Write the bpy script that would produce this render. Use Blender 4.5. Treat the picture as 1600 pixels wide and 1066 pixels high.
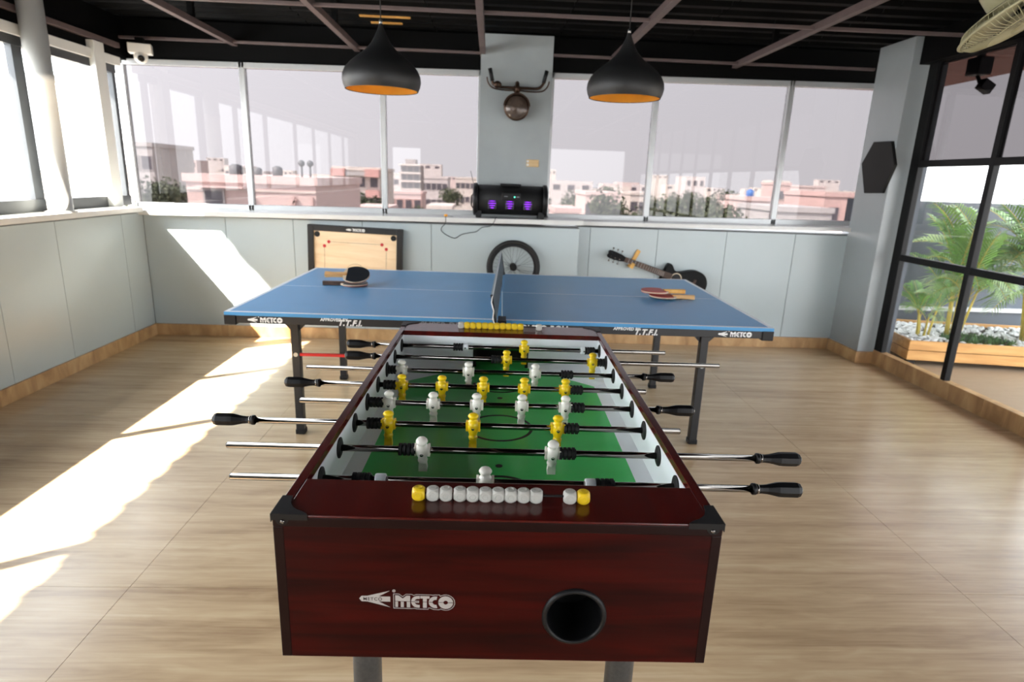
import bpy, bmesh, math, random
from mathutils import Vector, Matrix
S = bpy.context.scene
COL = S.collection
for o in list(bpy.data.objects): bpy.data.objects.remove(o)
rnd = random.Random(7)
PI = math.pi

# ------------------------------------------------------------------ camera
cd = bpy.data.cameras.new('camera'); cam = bpy.data.objects.new('camera', cd); COL.objects.link(cam)
F_PX, PITCH, ROLL, YAW, CAM_H = 945.45, 0.26165, 0.03633, -0.04194, 1.4397
fwd = Vector((-math.sin(YAW)*math.cos(PITCH), math.cos(YAW)*math.cos(PITCH), -math.sin(PITCH)))
r0 = Vector((math.cos(YAW), math.sin(YAW), 0)); u0 = r0.cross(fwd)
rt = r0*math.cos(ROLL) + u0*math.sin(ROLL); up = rt.cross(fwd)
m = Matrix.Identity(4)
for i in range(3): m[i][0] = rt[i]; m[i][1] = up[i]; m[i][2] = -fwd[i]
m[2][3] = CAM_H
cam.matrix_world = m
cd.sensor_width = 36; cd.lens = F_PX/1600*36; cd.clip_start = 0.02; cd.clip_end = 3000
cd.dof.use_dof = True; cd.dof.focus_distance = 1.45; cd.dof.aperture_fstop = 4.5
S.camera = cam

# ------------------------------------------------------------------ sky, sun, exposure
w = bpy.data.worlds.new('sky'); S.world = w; w.use_nodes = True
nt = w.node_tree; bg = nt.nodes['Background']
geo = nt.nodes.new('ShaderNodeTexCoord'); sep = nt.nodes.new('ShaderNodeSeparateXYZ')
ramp = nt.nodes.new('ShaderNodeValToRGB')
nt.links.new(geo.outputs['Generated'], sep.inputs[0]); nt.links.new(sep.outputs['Z'], ramp.inputs[0]); nt.links.new(ramp.outputs[0], bg.inputs[0])
ramp.color_ramp.elements[0].position = 0.0; ramp.color_ramp.elements[0].color = (.97, .98, 1.0, 1)
ramp.color_ramp.elements[1].position = 0.7; ramp.color_ramp.elements[1].color = (.84, .92, 1.0, 1)
# thin haze: the sky brightens smoothly towards the sun
dt = nt.nodes.new('ShaderNodeVectorMath'); dt.operation = 'DOT_PRODUCT'; nt.links.new(geo.outputs['Generated'], dt.inputs[0])
dt.inputs[1].default_value = tuple(-Vector((1, .62, -1.266)).normalized())
h1 = nt.nodes.new('ShaderNodeMath'); h1.operation = 'MULTIPLY_ADD'; nt.links.new(dt.outputs['Value'], h1.inputs[0]); h1.inputs[1].default_value = .5; h1.inputs[2].default_value = .5
h2 = nt.nodes.new('ShaderNodeMath'); h2.operation = 'POWER'; nt.links.new(h1.outputs[0], h2.inputs[0]); h2.inputs[1].default_value = 2.0
h3 = nt.nodes.new('ShaderNodeMath'); h3.operation = 'MULTIPLY_ADD'; nt.links.new(h2.outputs[0], h3.inputs[0]); h3.inputs[1].default_value = 9.0; h3.inputs[2].default_value = 4.2
nt.links.new(h3.outputs[0], bg.inputs[1])
sd = bpy.data.lights.new('sun', 'SUN'); sun = bpy.data.objects.new('sun', sd); COL.objects.link(sun)
sd.energy = 45.0; sd.angle = math.radians(0.7); sd.color = (1, .93, .82)
sun.rotation_euler = Vector((1, .62, -1.266)).to_track_quat('-Z', 'Y').to_euler()
sun.location = (-8, -3, 9)
S.view_settings.view_transform = 'Standard'; S.view_settings.look = 'None'
S.view_settings.exposure = 0.3; S.view_settings.gamma = 1; S.view_settings.use_curve_mapping = False

# ------------------------------------------------------------------ materials
def lin(c):
    c = c/255.0
    return c/12.92 if c <= .04045 else ((c+.055)/1.055)**2.4
def col(rgb): return (lin(rgb[0]), lin(rgb[1]), lin(rgb[2]), 1)
def mat(name, rgb, rough=.5, metal=0, var=.06, scale=6, stretch=(1, 1, 1), bump=0, spec=.5, rough_var=0, coat=0):
    mt = bpy.data.materials.new(name); mt.use_nodes = True
    n = mt.node_tree; b = n.nodes['Principled BSDF']; L = n.links.new
    b.inputs['Roughness'].default_value = rough; b.inputs['Metallic'].default_value = metal
    b.inputs['Specular IOR Level'].default_value = spec; b.inputs['Coat Weight'].default_value = coat
    tc = n.nodes.new('ShaderNodeTexCoord'); mp = n.nodes.new('ShaderNodeMapping'); no = n.nodes.new('ShaderNodeTexNoise')
    L(tc.outputs['Object'], mp.inputs[0]); mp.inputs['Scale'].default_value = stretch; L(mp.outputs[0], no.inputs[0])
    no.inputs['Scale'].default_value = scale; no.inputs['Detail'].default_value = 5
    rp = n.nodes.new('ShaderNodeValToRGB'); c = col(rgb)
    rp.color_ramp.elements[0].position = .3; rp.color_ramp.elements[1].position = .7
    rp.color_ramp.elements[0].color = tuple(max(0, x*(1-var)) for x in c[:3]) + (1,)
    rp.color_ramp.elements[1].color = tuple(min(1, x*(1+var)) for x in c[:3]) + (1,)
    L(no.outputs['Fac'], rp.inputs[0]); L(rp.outputs[0], b.inputs['Base Color'])
    if bump:
        bp = n.nodes.new('ShaderNodeBump'); bp.inputs['Strength'].default_value = bump; bp.inputs['Distance'].default_value = .01
        L(no.outputs['Fac'], bp.inputs['Height']); L(bp.outputs[0], b.inputs['Normal'])
    return mt
def wood(name, stops, scale, stretch, rough=.4, detail=7, dist=.6, bump=.03, coat=0, spec=.5):
    mt = bpy.data.materials.new(name); mt.use_nodes = True
    n = mt.node_tree; b = n.nodes['Principled BSDF']; L = n.links.new
    b.inputs['Roughness'].default_value = rough; b.inputs['Coat Weight'].default_value = coat; b.inputs['Specular IOR Level'].default_value = spec
    tc = n.nodes.new('ShaderNodeTexCoord'); mp = n.nodes.new('ShaderNodeMapping'); no = n.nodes.new('ShaderNodeTexNoise')
    oi = n.nodes.new('ShaderNodeObjectInfo'); sh = n.nodes.new('ShaderNodeVectorMath'); sh.operation = 'MULTIPLY_ADD'; sh.inputs[1].default_value = (9, 5, 7)     # each board its own grain
    L(oi.outputs['Random'], sh.inputs[0]); L(tc.outputs['Object'], sh.inputs[2])
    L(sh.outputs[0], mp.inputs[0]); mp.inputs['Scale'].default_value = stretch; L(mp.outputs[0], no.inputs[0])
    no.inputs['Scale'].default_value = scale; no.inputs['Detail'].default_value = detail; no.inputs['Distortion'].default_value = dist
    rp = n.nodes.new('ShaderNodeValToRGB'); e = rp.color_ramp.elements
    for i, (p, c) in enumerate(stops):
        x = e[i] if i < 2 else e.new(p)
        x.position = p; x.color = col(c)
    L(no.outputs['Fac'], rp.inputs[0]); L(rp.outputs[0], b.inputs['Base Color'])
    bp = n.nodes.new('ShaderNodeBump'); bp.inputs['Strength'].default_value = bump; bp.inputs['Distance'].default_value = .005
    L(no.outputs['Fac'], bp.inputs['Height']); L(bp.outputs[0], b.inputs['Normal'])
    return mt
def emit(name, rgb, s):
    mt = bpy.data.materials.new(name); mt.use_nodes = True
    b = mt.node_tree.nodes['Principled BSDF']; b.inputs['Base Color'].default_value = col(rgb)
    b.inputs['Emission Color'].default_value = col(rgb); b.inputs['Emission Strength'].default_value = s
    return mt
def glass(name, tint, boost=1.0, base=0.0):
    mt = bpy.data.materials.new(name); mt.use_nodes = True
    n = mt.node_tree; n.nodes.clear(); L = n.links.new
    out = n.nodes.new('ShaderNodeOutputMaterial'); mx = n.nodes.new('ShaderNodeMixShader')
    tr = n.nodes.new('ShaderNodeBsdfTransparent'); tr.inputs[0].default_value = tint + (1,)
    gl = n.nodes.new('ShaderNodeBsdfGlossy'); gl.inputs['Roughness'].default_value = 0.0
    fr = n.nodes.new('ShaderNodeFresnel'); fr.inputs['IOR'].default_value = 1.5
    mu = n.nodes.new('ShaderNodeMath'); mu.operation = 'MULTIPLY_ADD'; mu.inputs[1].default_value = boost; mu.inputs[2].default_value = base
    mu.use_clamp = True
    # the face a ray enters by does the tinting and mirroring for the whole pane, the far face lets it out
    ge = n.nodes.new('ShaderNodeNewGeometry'); inv = n.nodes.new('ShaderNodeMath'); inv.operation = 'SUBTRACT'; inv.inputs[0].default_value = 1.0
    L(ge.outputs['Backfacing'], inv.inputs[1])
    m2 = n.nodes.new('ShaderNodeMath'); m2.operation = 'MULTIPLY'; L(mu.outputs[0], m2.inputs[0]); L(inv.outputs[0], m2.inputs[1])
    cm = n.nodes.new('ShaderNodeMixRGB'); cm.inputs[1].default_value = tint + (1,); cm.inputs[2].default_value = (1, 1, 1, 1)
    L(ge.outputs['Backfacing'], cm.inputs[0]); L(cm.outputs[0], tr.inputs[0])
    L(fr.outputs[0], mu.inputs[0]); L(m2.outputs[0], mx.inputs[0]); L(tr.outputs[0], mx.inputs[1]); L(gl.outputs[0], mx.inputs[2]); L(mx.outputs[0], out.inputs[0])
    return mt

def floor_material():
    mt = bpy.data.materials.new('oak_vinyl'); mt.use_nodes = True
    n = mt.node_tree; b = n.nodes['Principled BSDF']; L = n.links.new
    tc = n.nodes.new('ShaderNodeTexCoord')
    def noise(st, sc, det, dist=0):
        mp = n.nodes.new('ShaderNodeMapping'); mp.inputs['Scale'].default_value = st; L(tc.outputs['Object'], mp.inputs[0])
        no = n.nodes.new('ShaderNodeTexNoise'); no.inputs['Scale'].default_value = sc; no.inputs['Detail'].default_value = det; no.inputs['Distortion'].default_value = dist
        L(mp.outputs[0], no.inputs[0]); return no.outputs['Fac']
    a = noise((.55, 7.5, 1), 1.4, 3, .4); g = noise((1.0, 26, 1), 2.2, 7, .8); k = noise((1.2, 6, 1), 3.0, 4, 1.8)
    def mathn(op, x, y):
        q = n.nodes.new('ShaderNodeMath'); q.operation = op
        for i, v in enumerate((x, y)):
            if isinstance(v, float): q.inputs[i].default_value = v
            else: L(v, q.inputs[i])
        return q.outputs[0]
    s = mathn('ADD', mathn('MULTIPLY', a, .5), mathn('ADD', mathn('MULTIPLY', g, .28), mathn('MULTIPLY', k, .22)))
    rp = n.nodes.new('ShaderNodeValToRGB'); e = rp.color_ramp.elements
    for i, (p, c) in enumerate([(.34, (160, 130, 99)), (.66, (208, 182, 147)), (.46, (184, 155, 120)), (.54, (194, 166, 130))]):
        x = e[i] if i < 2 else e.new(p)
        x.position = p; x.color = col(c)
    L(s, rp.inputs[0]); L(rp.outputs[0], b.inputs['Base Color'])
    b.inputs['Roughness'].default_value = .27; b.inputs['Specular IOR Level'].default_value = .6
    bp = n.nodes.new('ShaderNodeBump'); bp.inputs['Strength'].default_value = .05; bp.inputs['Distance'].default_value = .003
    L(g, bp.inputs['Height']); L(bp.outputs[0], b.inputs['Normal'])
    return mt

M = dict(
    floor=floor_material(),
    panel=mat('grey_laminate', (176, 187, 189), .27, var=.02, scale=2),
    panel_back=mat('grey_board', (120, 122, 122), .6),
    white=mat('white_paint', (222, 222, 216), .4, var=.03),
    ledge=mat('white_stone', (214, 214, 210), .25, var=.03, scale=12),
    alu=mat('aluminium', (188, 190, 190), .35, .4, var=.03),
    black=mat('black_paint', (11, 11, 12), .5, var=.1, spec=.2),
    dark_alu=mat('dark_aluminium', (70, 72, 74), .4, .3),
    ceil=mat('black_sheet', (2, 2, 2), .7, var=.15, spec=.12),
    beam=mat('primer_tube', (92, 78, 76), .55, var=.12, scale=14),
    plaster=mat('grey_plaster', (152, 158, 158), .4, var=.07, scale=3.5),
    pil=mat('grey_pillar_paint', (150, 156, 157), .35, var=.02),
    rear=mat('rear_paint', (110, 110, 108), .7),
    basewood=wood('base_oak', [(.3, (154, 116, 76)), (.7, (204, 168, 122)), (.5, (184, 146, 100))], 3, (3, 3, 1.2), .4),
    tint=glass('tinted_glass', (.108, .101, .104), .75, 0),
    tint2=glass('dark_tinted_glass', (.058, .053, .055), .8, 0),
    clear=glass('clear_glass', (.95, .96, .96), 1.4),
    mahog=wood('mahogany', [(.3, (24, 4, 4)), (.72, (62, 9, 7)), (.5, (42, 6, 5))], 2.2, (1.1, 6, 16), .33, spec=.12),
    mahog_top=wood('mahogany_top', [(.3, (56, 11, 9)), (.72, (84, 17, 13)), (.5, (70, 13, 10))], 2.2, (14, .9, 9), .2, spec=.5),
    mahog_edge=mat('mahogany_edging', (26, 8, 7), .4, var=.15, spec=.15),
    pitch=mat('green_pitch', (70, 204, 104), .3, var=.04, spec=.35),
    mark=mat('black_marking', (18, 24, 18), .5),
    innerwhite=mat('white_melamine', (226, 230, 232), .3, var=.02),
    chrome=mat('chrome', (118, 114, 110), .05, 1, var=.02),
    plastic=mat('black_plastic', (15, 15, 17), .45, var=.1, spec=.3),
    rubber=mat('black_rubber', (14, 14, 15), .6, var=.1),
    yel=mat('yellow_plastic', (238, 200, 20), .3, var=.03),
    wht=mat('ivory_plastic', (232, 228, 216), .3, var=.02),
    leg=mat('grey_metal_leg', (84, 86, 88), .4, .6, var=.14, scale=120),
    silver=mat('silver_print', (176, 172, 170), .4, .2, var=.05),
    ttblue=mat('blue_table', (78, 146, 196), .34, var=.03, spec=.3),
    ttwhite=mat('white_line', (226, 230, 236), .4, var=.02),
    ttblack=mat('black_steel', (24, 24, 26), .38, .1, var=.08),
    print=mat('white_print', (228, 228, 226), .5, var=.02),
    print_grey=mat('grey_print', (120, 122, 126), .5, var=.02),
    net=mat('grey_net', (66, 74, 80), .7, var=.05),
    tape=mat('net_tape', (176, 182, 186), .6, var=.05),
    red=mat('red_steel', (206, 26, 22), .4, var=.05),
    padblack=mat('paddle_black_rubber', (22, 26, 32), .45, var=.08),
    padred=mat('paddle_red_rubber', (170, 52, 44), .5, var=.05),
    padwood=wood('paddle_wood', [(.3, (196, 140, 84)), (.7, (232, 196, 140)), (.5, (216, 168, 112))], 5, (1, 12, 6), .45),
    padedge=mat('paddle_edge', (214, 196, 170), .5),
    ply=wood('carrom_ply', [(.3, (226, 196, 156)), (.7, (240, 216, 182)), (.5, (234, 206, 168))], 3, (1, 1, 8), .35),
    carredge=mat('carrom_frame', (20, 18, 18), .35),
    carred=mat('red_circle', (190, 40, 44), .5),
    tyre=mat('tyre', (22, 22, 22), .7, var=.1),
    steel=mat('spoke_steel', (170, 170, 168), .3, .9),
    guit=mat('guitar_black', (8, 8, 9), .4, var=.05, spec=.12),
    fret=wood('fretboard', [(.3, (52, 34, 24)), (.7, (92, 64, 44)), (.5, (72, 48, 34))], 4, (4, 1, 4), .5),
    hook=wood('hook_wood', [(.3, (196, 140, 66)), (.7, (228, 178, 96)), (.5, (212, 160, 80))], 5, (3, 3, 1), .5),
    spk=mat('speaker_black', (14, 14, 15), .6, var=.1, spec=.3),
    led=emit('violet_light', (150, 20, 255), 1.7),
    led2=emit('green_light', (90, 240, 190), 2.0),
    ledback=mat('speaker_slot', (20, 8, 34), .4),
    orange=mat('orange_plastic', (250, 168, 40), .4),
    bronze=mat('aged_bronze', (70, 52, 41), .36, .8, var=.25, scale=20),
    tag=wood('tag_wood', [(.3, (186, 150, 104)), (.7, (214, 184, 138)), (.5, (200, 168, 120))], 6, (1, 1, 6), .5),
    shade=mat('matt_black_shade', (26, 27, 28), .5, var=.05),
    gold=mat('gold_inside', (236, 180, 74), .38, .45, var=.06, scale=12),
    bulb=emit('warm_bulb', (255, 205, 120), 2.0),
    fan=mat('aged_cream_plastic', (158, 154, 122), .45, var=.1),
    cctv=mat('cctv_white', (226, 222, 212), .35),
    lens=mat('lens_black', (12, 12, 14), .1),
    hexm=mat('charcoal_panel', (30, 30, 29), .6, var=.05, spec=.2),
    pine=wood('pine_board', [(.3, (168, 116, 58)), (.7, (206, 158, 94)), (.5, (190, 140, 76))], 2.6, (1, 6, 9), .5),
    deck=mat('deck', (150, 130, 108), .5, var=.08, scale=8, stretch=(1, 6, 1)),
    soil=mat('soil', (62, 54, 44), .9),
    peb=mat('white_pebbles', (206, 206, 204), .6, var=.2, scale=30),
    moss=mat('ground_cover', (74, 104, 56), .8, var=.25, scale=20),
    gwall=mat('slate_wall', (74, 80, 88), .7, var=.08, scale=4),
    canopy=mat('brown_soffit', (128, 74, 60), .6, var=.1),
    frond=mat('palm_green', (112, 156, 66), .45, var=.25, scale=3),
    frond2=mat('palm_pale_green', (150, 176, 120), .4, var=.2, scale=3),
    cane=mat('palm_cane', (190, 170, 70), .5, var=.2, scale=10),
    leaf=mat('tree_leaves', (58, 66, 42), .7, var=.25, scale=1.5),
    bark=mat('tree_bark', (112, 100, 88), .8),
    ground=mat('dusty_hazed_ground', (153, 144, 135), .9, var=.15, scale=.03),  # dusty tone, paled so that distance haze sits in the colour
    pinkw=mat('pink_wall', (200, 178, 173), .7, var=.03, scale=1),
    creamw=mat('cream_wall', (196, 187, 180), .7, var=.03, scale=1),
    greyw=mat('grey_wall', (168, 164, 163), .7, var=.05, scale=1),
    rosew=mat('rose_wall', (186, 158, 153), .7, var=.05, scale=1),
    farw=mat('hazed_pale_wall', (188, 181, 179), .8, var=.04, scale=.2),  # distance haze painted into both far wall tones
    farp=mat('hazed_pink_wall', (190, 174, 171), .8, var=.04, scale=.2),
    win=mat('dark_window', (84, 80, 86), .3),
    balc=mat('red_balcony', (190, 148, 142), .7),
    tank=mat('black_tank', (84, 84, 88), .6),
    blue=mat('blue_tank', (70, 110, 170), .6),
    conc=mat('bare_concrete', (146, 137, 134), .8, var=.08, scale=1),
)

# ------------------------------------------------------------------ mesh helpers
class MB:
    def __init__(s): s.v = []; s.f = []; s.mi = []; s.sm = []
    def add(s, verts, faces, mi=0, smooth=False, X=None):
        b = len(s.v)
        for p in verts:
            p = Vector(p); s.v.append(X @ p if X is not None else p)
        for i, f in enumerate(faces):
            s.f.append([b+k for k in f]); s.mi.append(mi); s.sm.append(smooth[i] if isinstance(smooth, list) else smooth)
        return s
    def box(s, x0, x1, y0, y1, z0, z1, mi=0, X=None):
        v = [(x, y, z) for z in (z0, z1) for y in (y0, y1) for x in (x0, x1)]
        return s.add(v, [(0, 2, 3, 1), (4, 5, 7, 6), (0, 1, 5, 4), (2, 6, 7, 3), (0, 4, 6, 2), (1, 3, 7, 5)], mi, False, X)
    def lathe(s, prof, n=20, mi=0, smooth=True, X=None, caps=True):
        """prof: (radius, z) list about +z"""
        v = []; f = []; sm = []
        for r, z in prof:
            for k in range(n):
                a = 2*PI*k/n; v.append((r*math.cos(a), r*math.sin(a), z))
        for i in range(len(prof)-1):
            for k in range(n):
                a = i*n+k; b = i*n+(k+1) % n
                f.append((a, b, b+n, a+n)); sm.append(smooth)
        if caps:
            f.append(tuple(range(n))[::-1]); sm.append(False)
            f.append(tuple((len(prof)-1)*n+k for k in range(n))); sm.append(False)
        return s.add(v, f, mi, sm, X)
    def cyl(s, p0, p1, r, r1=None, n=14, mi=0, X=None, smooth=True):
        p0 = Vector(p0); p1 = Vector(p1); d = p1-p0
        Y = frame(p0, d)
        if X is not None: Y = X @ Y
        return s.lathe([(r, 0), (r if r1 is None else r1, d.length)], n, mi, smooth, Y)
    def tube(s, pts, r, n=8, mi=0, X=None):
        pts = [Vector(p) for p in pts]; v = []; f = []
        rr = r if isinstance(r, (list, tuple)) else [r]*len(pts)
        up_ = None
        for i, p in enumerate(pts):
            d = (pts[min(i+1, len(pts)-1)]-pts[max(i-1, 0)]).normalized()
            if up_ is None:
                up_ = Vector((0, 0, 1)) if abs(d.z) < .9 else Vector((1, 0, 0))
            a = d.cross(up_).normalized(); b = a.cross(d).normalized(); up_ = b
            for k in range(n):
                t = 2*PI*k/n; v.append(p + a*rr[i]*math.cos(t) + b*rr[i]*math.sin(t))
        for i in range(len(pts)-1):
            for k in range(n):
                q = i*n+k; w_ = i*n+(k+1) % n
                f.append((q, w_, w_+n, q+n))
        sm = [True]*len(f)
        f.append(tuple(range(n))[::-1]); f.append(tuple((len(pts)-1)*n+k for k in range(n))); sm += [False, False]
        return s.add(v, f, mi, sm, X)
    def prism(s, poly, z0, z1, mi=0, X=None, smooth=False):
        """poly in xy extruded z0..z1"""
        n = len(poly)
        v = [(p[0], p[1], z0) for p in poly] + [(p[0], p[1], z1) for p in poly]
        f = [tuple(range(n))[::-1], tuple(range(n, 2*n))]; sm = [False, False]
        for k in range(n):
            j = (k+1) % n; f.append((k, j, n+j, n+k)); sm.append(smooth)
        return s.add(v, f, mi, sm, X)
    def sphere(s, c, r, nu=16, nv=10, mi=0, X=None, sc=(1, 1, 1)):
        prof = [(max(1e-4, r*math.sin(PI*i/nv)), -r*math.cos(PI*i/nv)) for i in range(nv+1)]
        T = Matrix.Translation(c) @ Matrix.Diagonal((sc[0], sc[1], sc[2], 1))
        if X is not None: T = X @ T
        return s.lathe(prof, nu, mi, True, T)
    def torus(s, R, r, N=40, n=10, mi=0, X=None):
        v = []; f = []
        for i in range(N):
            a = 2*PI*i/N
            for k in range(n):
                b = 2*PI*k/n; q = R+r*math.cos(b); v.append((q*math.cos(a), q*math.sin(a), r*math.sin(b)))
        for i in range(N):
            for k in range(n):
                a = i*n+k; b = i*n+(k+1) % n; c = ((i+1) % N)*n+(k+1) % n; d = ((i+1) % N)*n+k
                f.append((a, d, c, b))
        return s.add(v, f, mi, True, X)
    def ring(s, cx, cy, r0_, r1_, z0, z1, n=32, mi=0, X=None, a0=0, a1=2*PI):
        full = abs(a1-a0-2*PI) < 1e-6; v = []; f = []; c = n if full else n+1
        for k in range(c):
            a = a0+(a1-a0)*k/n; co, si = math.cos(a), math.sin(a)
            v += [(cx+r0_*co, cy+r0_*si, z0), (cx+r1_*co, cy+r1_*si, z0), (cx+r1_*co, cy+r1_*si, z1), (cx+r0_*co, cy+r0_*si, z1)]
        for k in range(n):
            a = 4*k; b = 4*((k+1) % c)
            f += [(a, b, b+1, a+1), (a+1, b+1, b+2, a+2), (a+2, b+2, b+3, a+3), (a+3, b+3, b, a)]
        if not full: f += [(0, 1, 2, 3), (4*n+3, 4*n+2, 4*n+1, 4*n)]
        return s.add(v, f, mi, False, X)
    def mesh(s, name, mats):
        me = bpy.data.meshes.new(name); me.from_pydata([tuple(p) for p in s.v], [], s.f)
        for q in (mats if isinstance(mats, (list, tuple)) else [mats]): me.materials.append(q)
        me.polygons.foreach_set('material_index', s.mi); me.polygons.foreach_set('use_smooth', s.sm)
        bm = bmesh.new(); bm.from_mesh(me); bmesh.ops.recalc_face_normals(bm, faces=bm.faces)
        big = [f for f in bm.faces if len(f.verts) > 4]
        if big: bmesh.ops.triangulate(bm, faces=big)
        bm.to_mesh(me); bm.free(); me.update()
        return me
    def build(s, name, mats, parent=None, bevel=0, seg=2, loc=None):
        return link(name, s.mesh(name, mats), parent, bevel, seg, loc)
def link(name, me, parent=None, bevel=0, seg=2, loc=None, rot=None):
    o = bpy.data.objects.new(name, me); COL.objects.link(o)
    if parent is not None: o.parent = parent
    if loc is not None: o.location = loc
    if rot is not None: o.rotation_euler = rot
    if bevel:
        b = o.modifiers.new('bevel', 'BEVEL'); b.width = bevel; b.segments = seg; b.limit_method = 'ANGLE'; b.angle_limit = math.radians(40)
    return o
def frame(p, d):
    q = Vector(d).to_track_quat('Z', 'Y'); return Matrix.Translation(p) @ q.to_matrix().to_4x4()
def axes(o, x, y, z):
    X = Matrix.Identity(4)
    for i in range(3): X[i][0] = x[i]; X[i][1] = y[i]; X[i][2] = z[i]; X[i][3] = o[i]
    return X
def empty(name, loc=(0, 0, 0), rz=0, label=None, cat=None, group=None):
    o = bpy.data.objects.new(name, None); COL.objects.link(o); o.location = loc; o.rotation_euler = (0, 0, rz)
    o.empty_display_size = .05
    if label: tag(o, label, cat, group)
    return o
def tag(o, label, cat, group=None):
    o['label'] = label; o['category'] = cat
    if group: o['group'] = group
    return o
def struct(o): o['kind'] = 'structure'; return o
def stuff(o): o['kind'] = 'stuff'; return o
def box(name, mt, a, parent=None, bevel=0): return MB().box(*a).build(name, mt, parent, bevel)
def copy_tree(o, parent=None):
    c = o.copy(); COL.objects.link(c)
    if parent is not None: c.parent = parent
    for ch in o.children: copy_tree(ch, c)
    return c
_fc = {}
def text_mb(mb, s, X, size=1, bold=0.0, ext=.0003, mi=0, space=1.0, shear=0):
    key = (s, size, bold, ext, space, shear)
    if key not in _fc:
        cu = bpy.data.curves.new('lettering', 'FONT'); cu.body = s; cu.size = size; cu.offset = bold; cu.extrude = ext
        cu.space_character = space; cu.shear = shear; cu.resolution_u = 3; cu.align_x = 'LEFT'
        o = bpy.data.objects.new('lettering', cu); COL.objects.link(o)
        bpy.context.view_layer.update()
        me = bpy.data.meshes.new_from_object(o.evaluated_get(bpy.context.evaluated_depsgraph_get()))
        _fc[key] = ([tuple(v.co) for v in me.vertices], [tuple(p.vertices) for p in me.polygons])
        bpy.data.objects.remove(o); bpy.data.meshes.remove(me); bpy.data.curves.remove(cu)
    mb.add(*_fc[key], mi, False, X); return mb
def text_w(s, size, bold=0, space=1.0, shear=0):
    mb = MB(); text_mb(mb, s, Matrix.Identity(4), size, bold, .0003, 0, space, shear)
    return max(v.x for v in mb.v)

def maker_word(mb, X, h, z=.0004, mi=0, outline=True):
    """the five chunky letters of the maker's name, unit height scaled to h, origin at bottom left; returns the width"""
    k = h
    def pr(poly): mb.prism([(x*k, y*k) for x, y in poly], 0, z, mi, X)
    slit = .025; y0, y1 = .5-slit, .5+slit
    def arc(cx, cy, r, a, b, n=10): return [(cx+r*math.cos(math.radians(a+(b-a)*i/n)), cy+r*math.sin(math.radians(a+(b-a)*i/n))) for i in range(n+1)]
    pr([(0, y1), (0, 1), (.25, 1), (.54, .74), (.83, 1), (1.08, 1), (1.08, y1)])                      # M
    for a, b in ((0, .2), (.4, .62), (.84, 1.08)): pr([(a, 0), (b, 0), (b, y0), (a, y0)])
    # E, round backed
    pr(arc(1.66, .5, .5, 177, 90) + [(1.78, 1), (1.78, .76)] + arc(1.66, .5, .26, 90, 174))
    pr(arc(1.66, .5, .26, 186, 270) + [(1.78, .24), (1.78, 0)] + arc(1.66, .5, .5, 270, 183))
    pr([(1.38, y1), (1.74, y1), (1.74, .58), (1.38, .58)]); pr([(1.38, .42), (1.74, .42), (1.74, y0), (1.38, y0)])
    pr([(1.82, .8), (1.82, 1), (2.5, 1), (2.5, .8), (2.3, .8), (2.3, y1), (2.02, y1), (2.02, .8)])         # T
    pr([(2.02, 0), (2.3, 0), (2.3, y0), (2.02, y0)])
    pr(arc(2.94, .5, .5, 177, 75) + arc(2.94, .5, .22, 75, 172))                                        # C
    pr(arc(2.94, .5, .22, 188, 285) + arc(2.94, .5, .5, 285, 183))
    pr(arc(3.68, .5, .54, 177, 3) + arc(3.68, .5, .17, 8, 172)); pr(arc(3.68, .5, .54, 357, 183) + arc(3.68, .5, .17, 188, 352))   # O
    if outline:
        line = [(-.12, -.1), (1.2, -.1)] + arc(1.66, .5, .62, 245, 270, 3) + [(2.4, -.12), (2.42, 0)] + arc(2.94, .5, .63, 235, 270, 4) + [(3.2, -.13)] + arc(3.68, .5, .66, 238, 488, 18) + \
            [(3.24, 1.14)] + arc(2.94, .5, .63, 85, 110, 3) + [(2.62, 1.12), (1.7, 1.12)] + arc(1.66, .5, .62, 90, 120, 3) + [(1.2, 1.12), (.8, 1.12), (.54, .9), (.28, 1.12), (-.12, 1.12), (-.12, -.1)]
        for (xa, ya), (xb, yb) in zip(line, line[1:]):
            d = Vector((xb-xa, yb-ya)); 
            if d.length < 1e-5: continue
            d.normalize(); nx, ny = -d.y*.02, d.x*.02; e = d*.015
            pr([(xa-nx-e.x, ya-ny-e.y), (xb-nx+e.x, yb-ny+e.y), (xb+nx+e.x, yb+ny+e.y), (xa+nx-e.x, ya+ny-e.y)])
    return 4.22*k
def maker_arrow(mb, X, h, z=.0004, mi=0, letters=None):
    """swept arrow emblem pointing left, height h, origin at its tip"""
    k = h
    def pr(poly): mb.prism([(x*k, y*k) for x, y in poly], 0, z, mi, X)
    pr([(0, 0), (.12, .16), (.42, .17), (1.6, .5), (1.0, .14), (1.62, .14), (1.62, -.16), (1.0, -.16), (1.6, -.5), (.42, -.17), (.12, -.16)])
    mb.ring(1.82*k, .5*k, .03*k, .085*k, 0, z, 10, mi, X)
    if letters is not None: text_mb(mb, 'METCO', X @ Matrix.Translation((.2*k, -.1*k, z)), .27*k, .002*k, .0002, letters, 1.15)

# ------------------------------------------------------------------ the room
FX0, FX1, FY0, FY1 = -3.35, 3.5, -3.3, 5.75
fl = struct(box('floor', M['panel_back'], (FX0, FX1, FY0, FY1, -.12, -.004)))
xs = [FX0, -1.24, 1.80, FX1]; ys = [FY0, -1.2, .34, 1.88, 3.42, 4.96, FY1]
for i in range(3):
    for j in range(6):
        g = .0008
        box('floor_sheet', M['floor'], (xs[i]+g, xs[i+1]-g, ys[j]+g, ys[j+1]-g, -.004, 0), fl)

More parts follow.
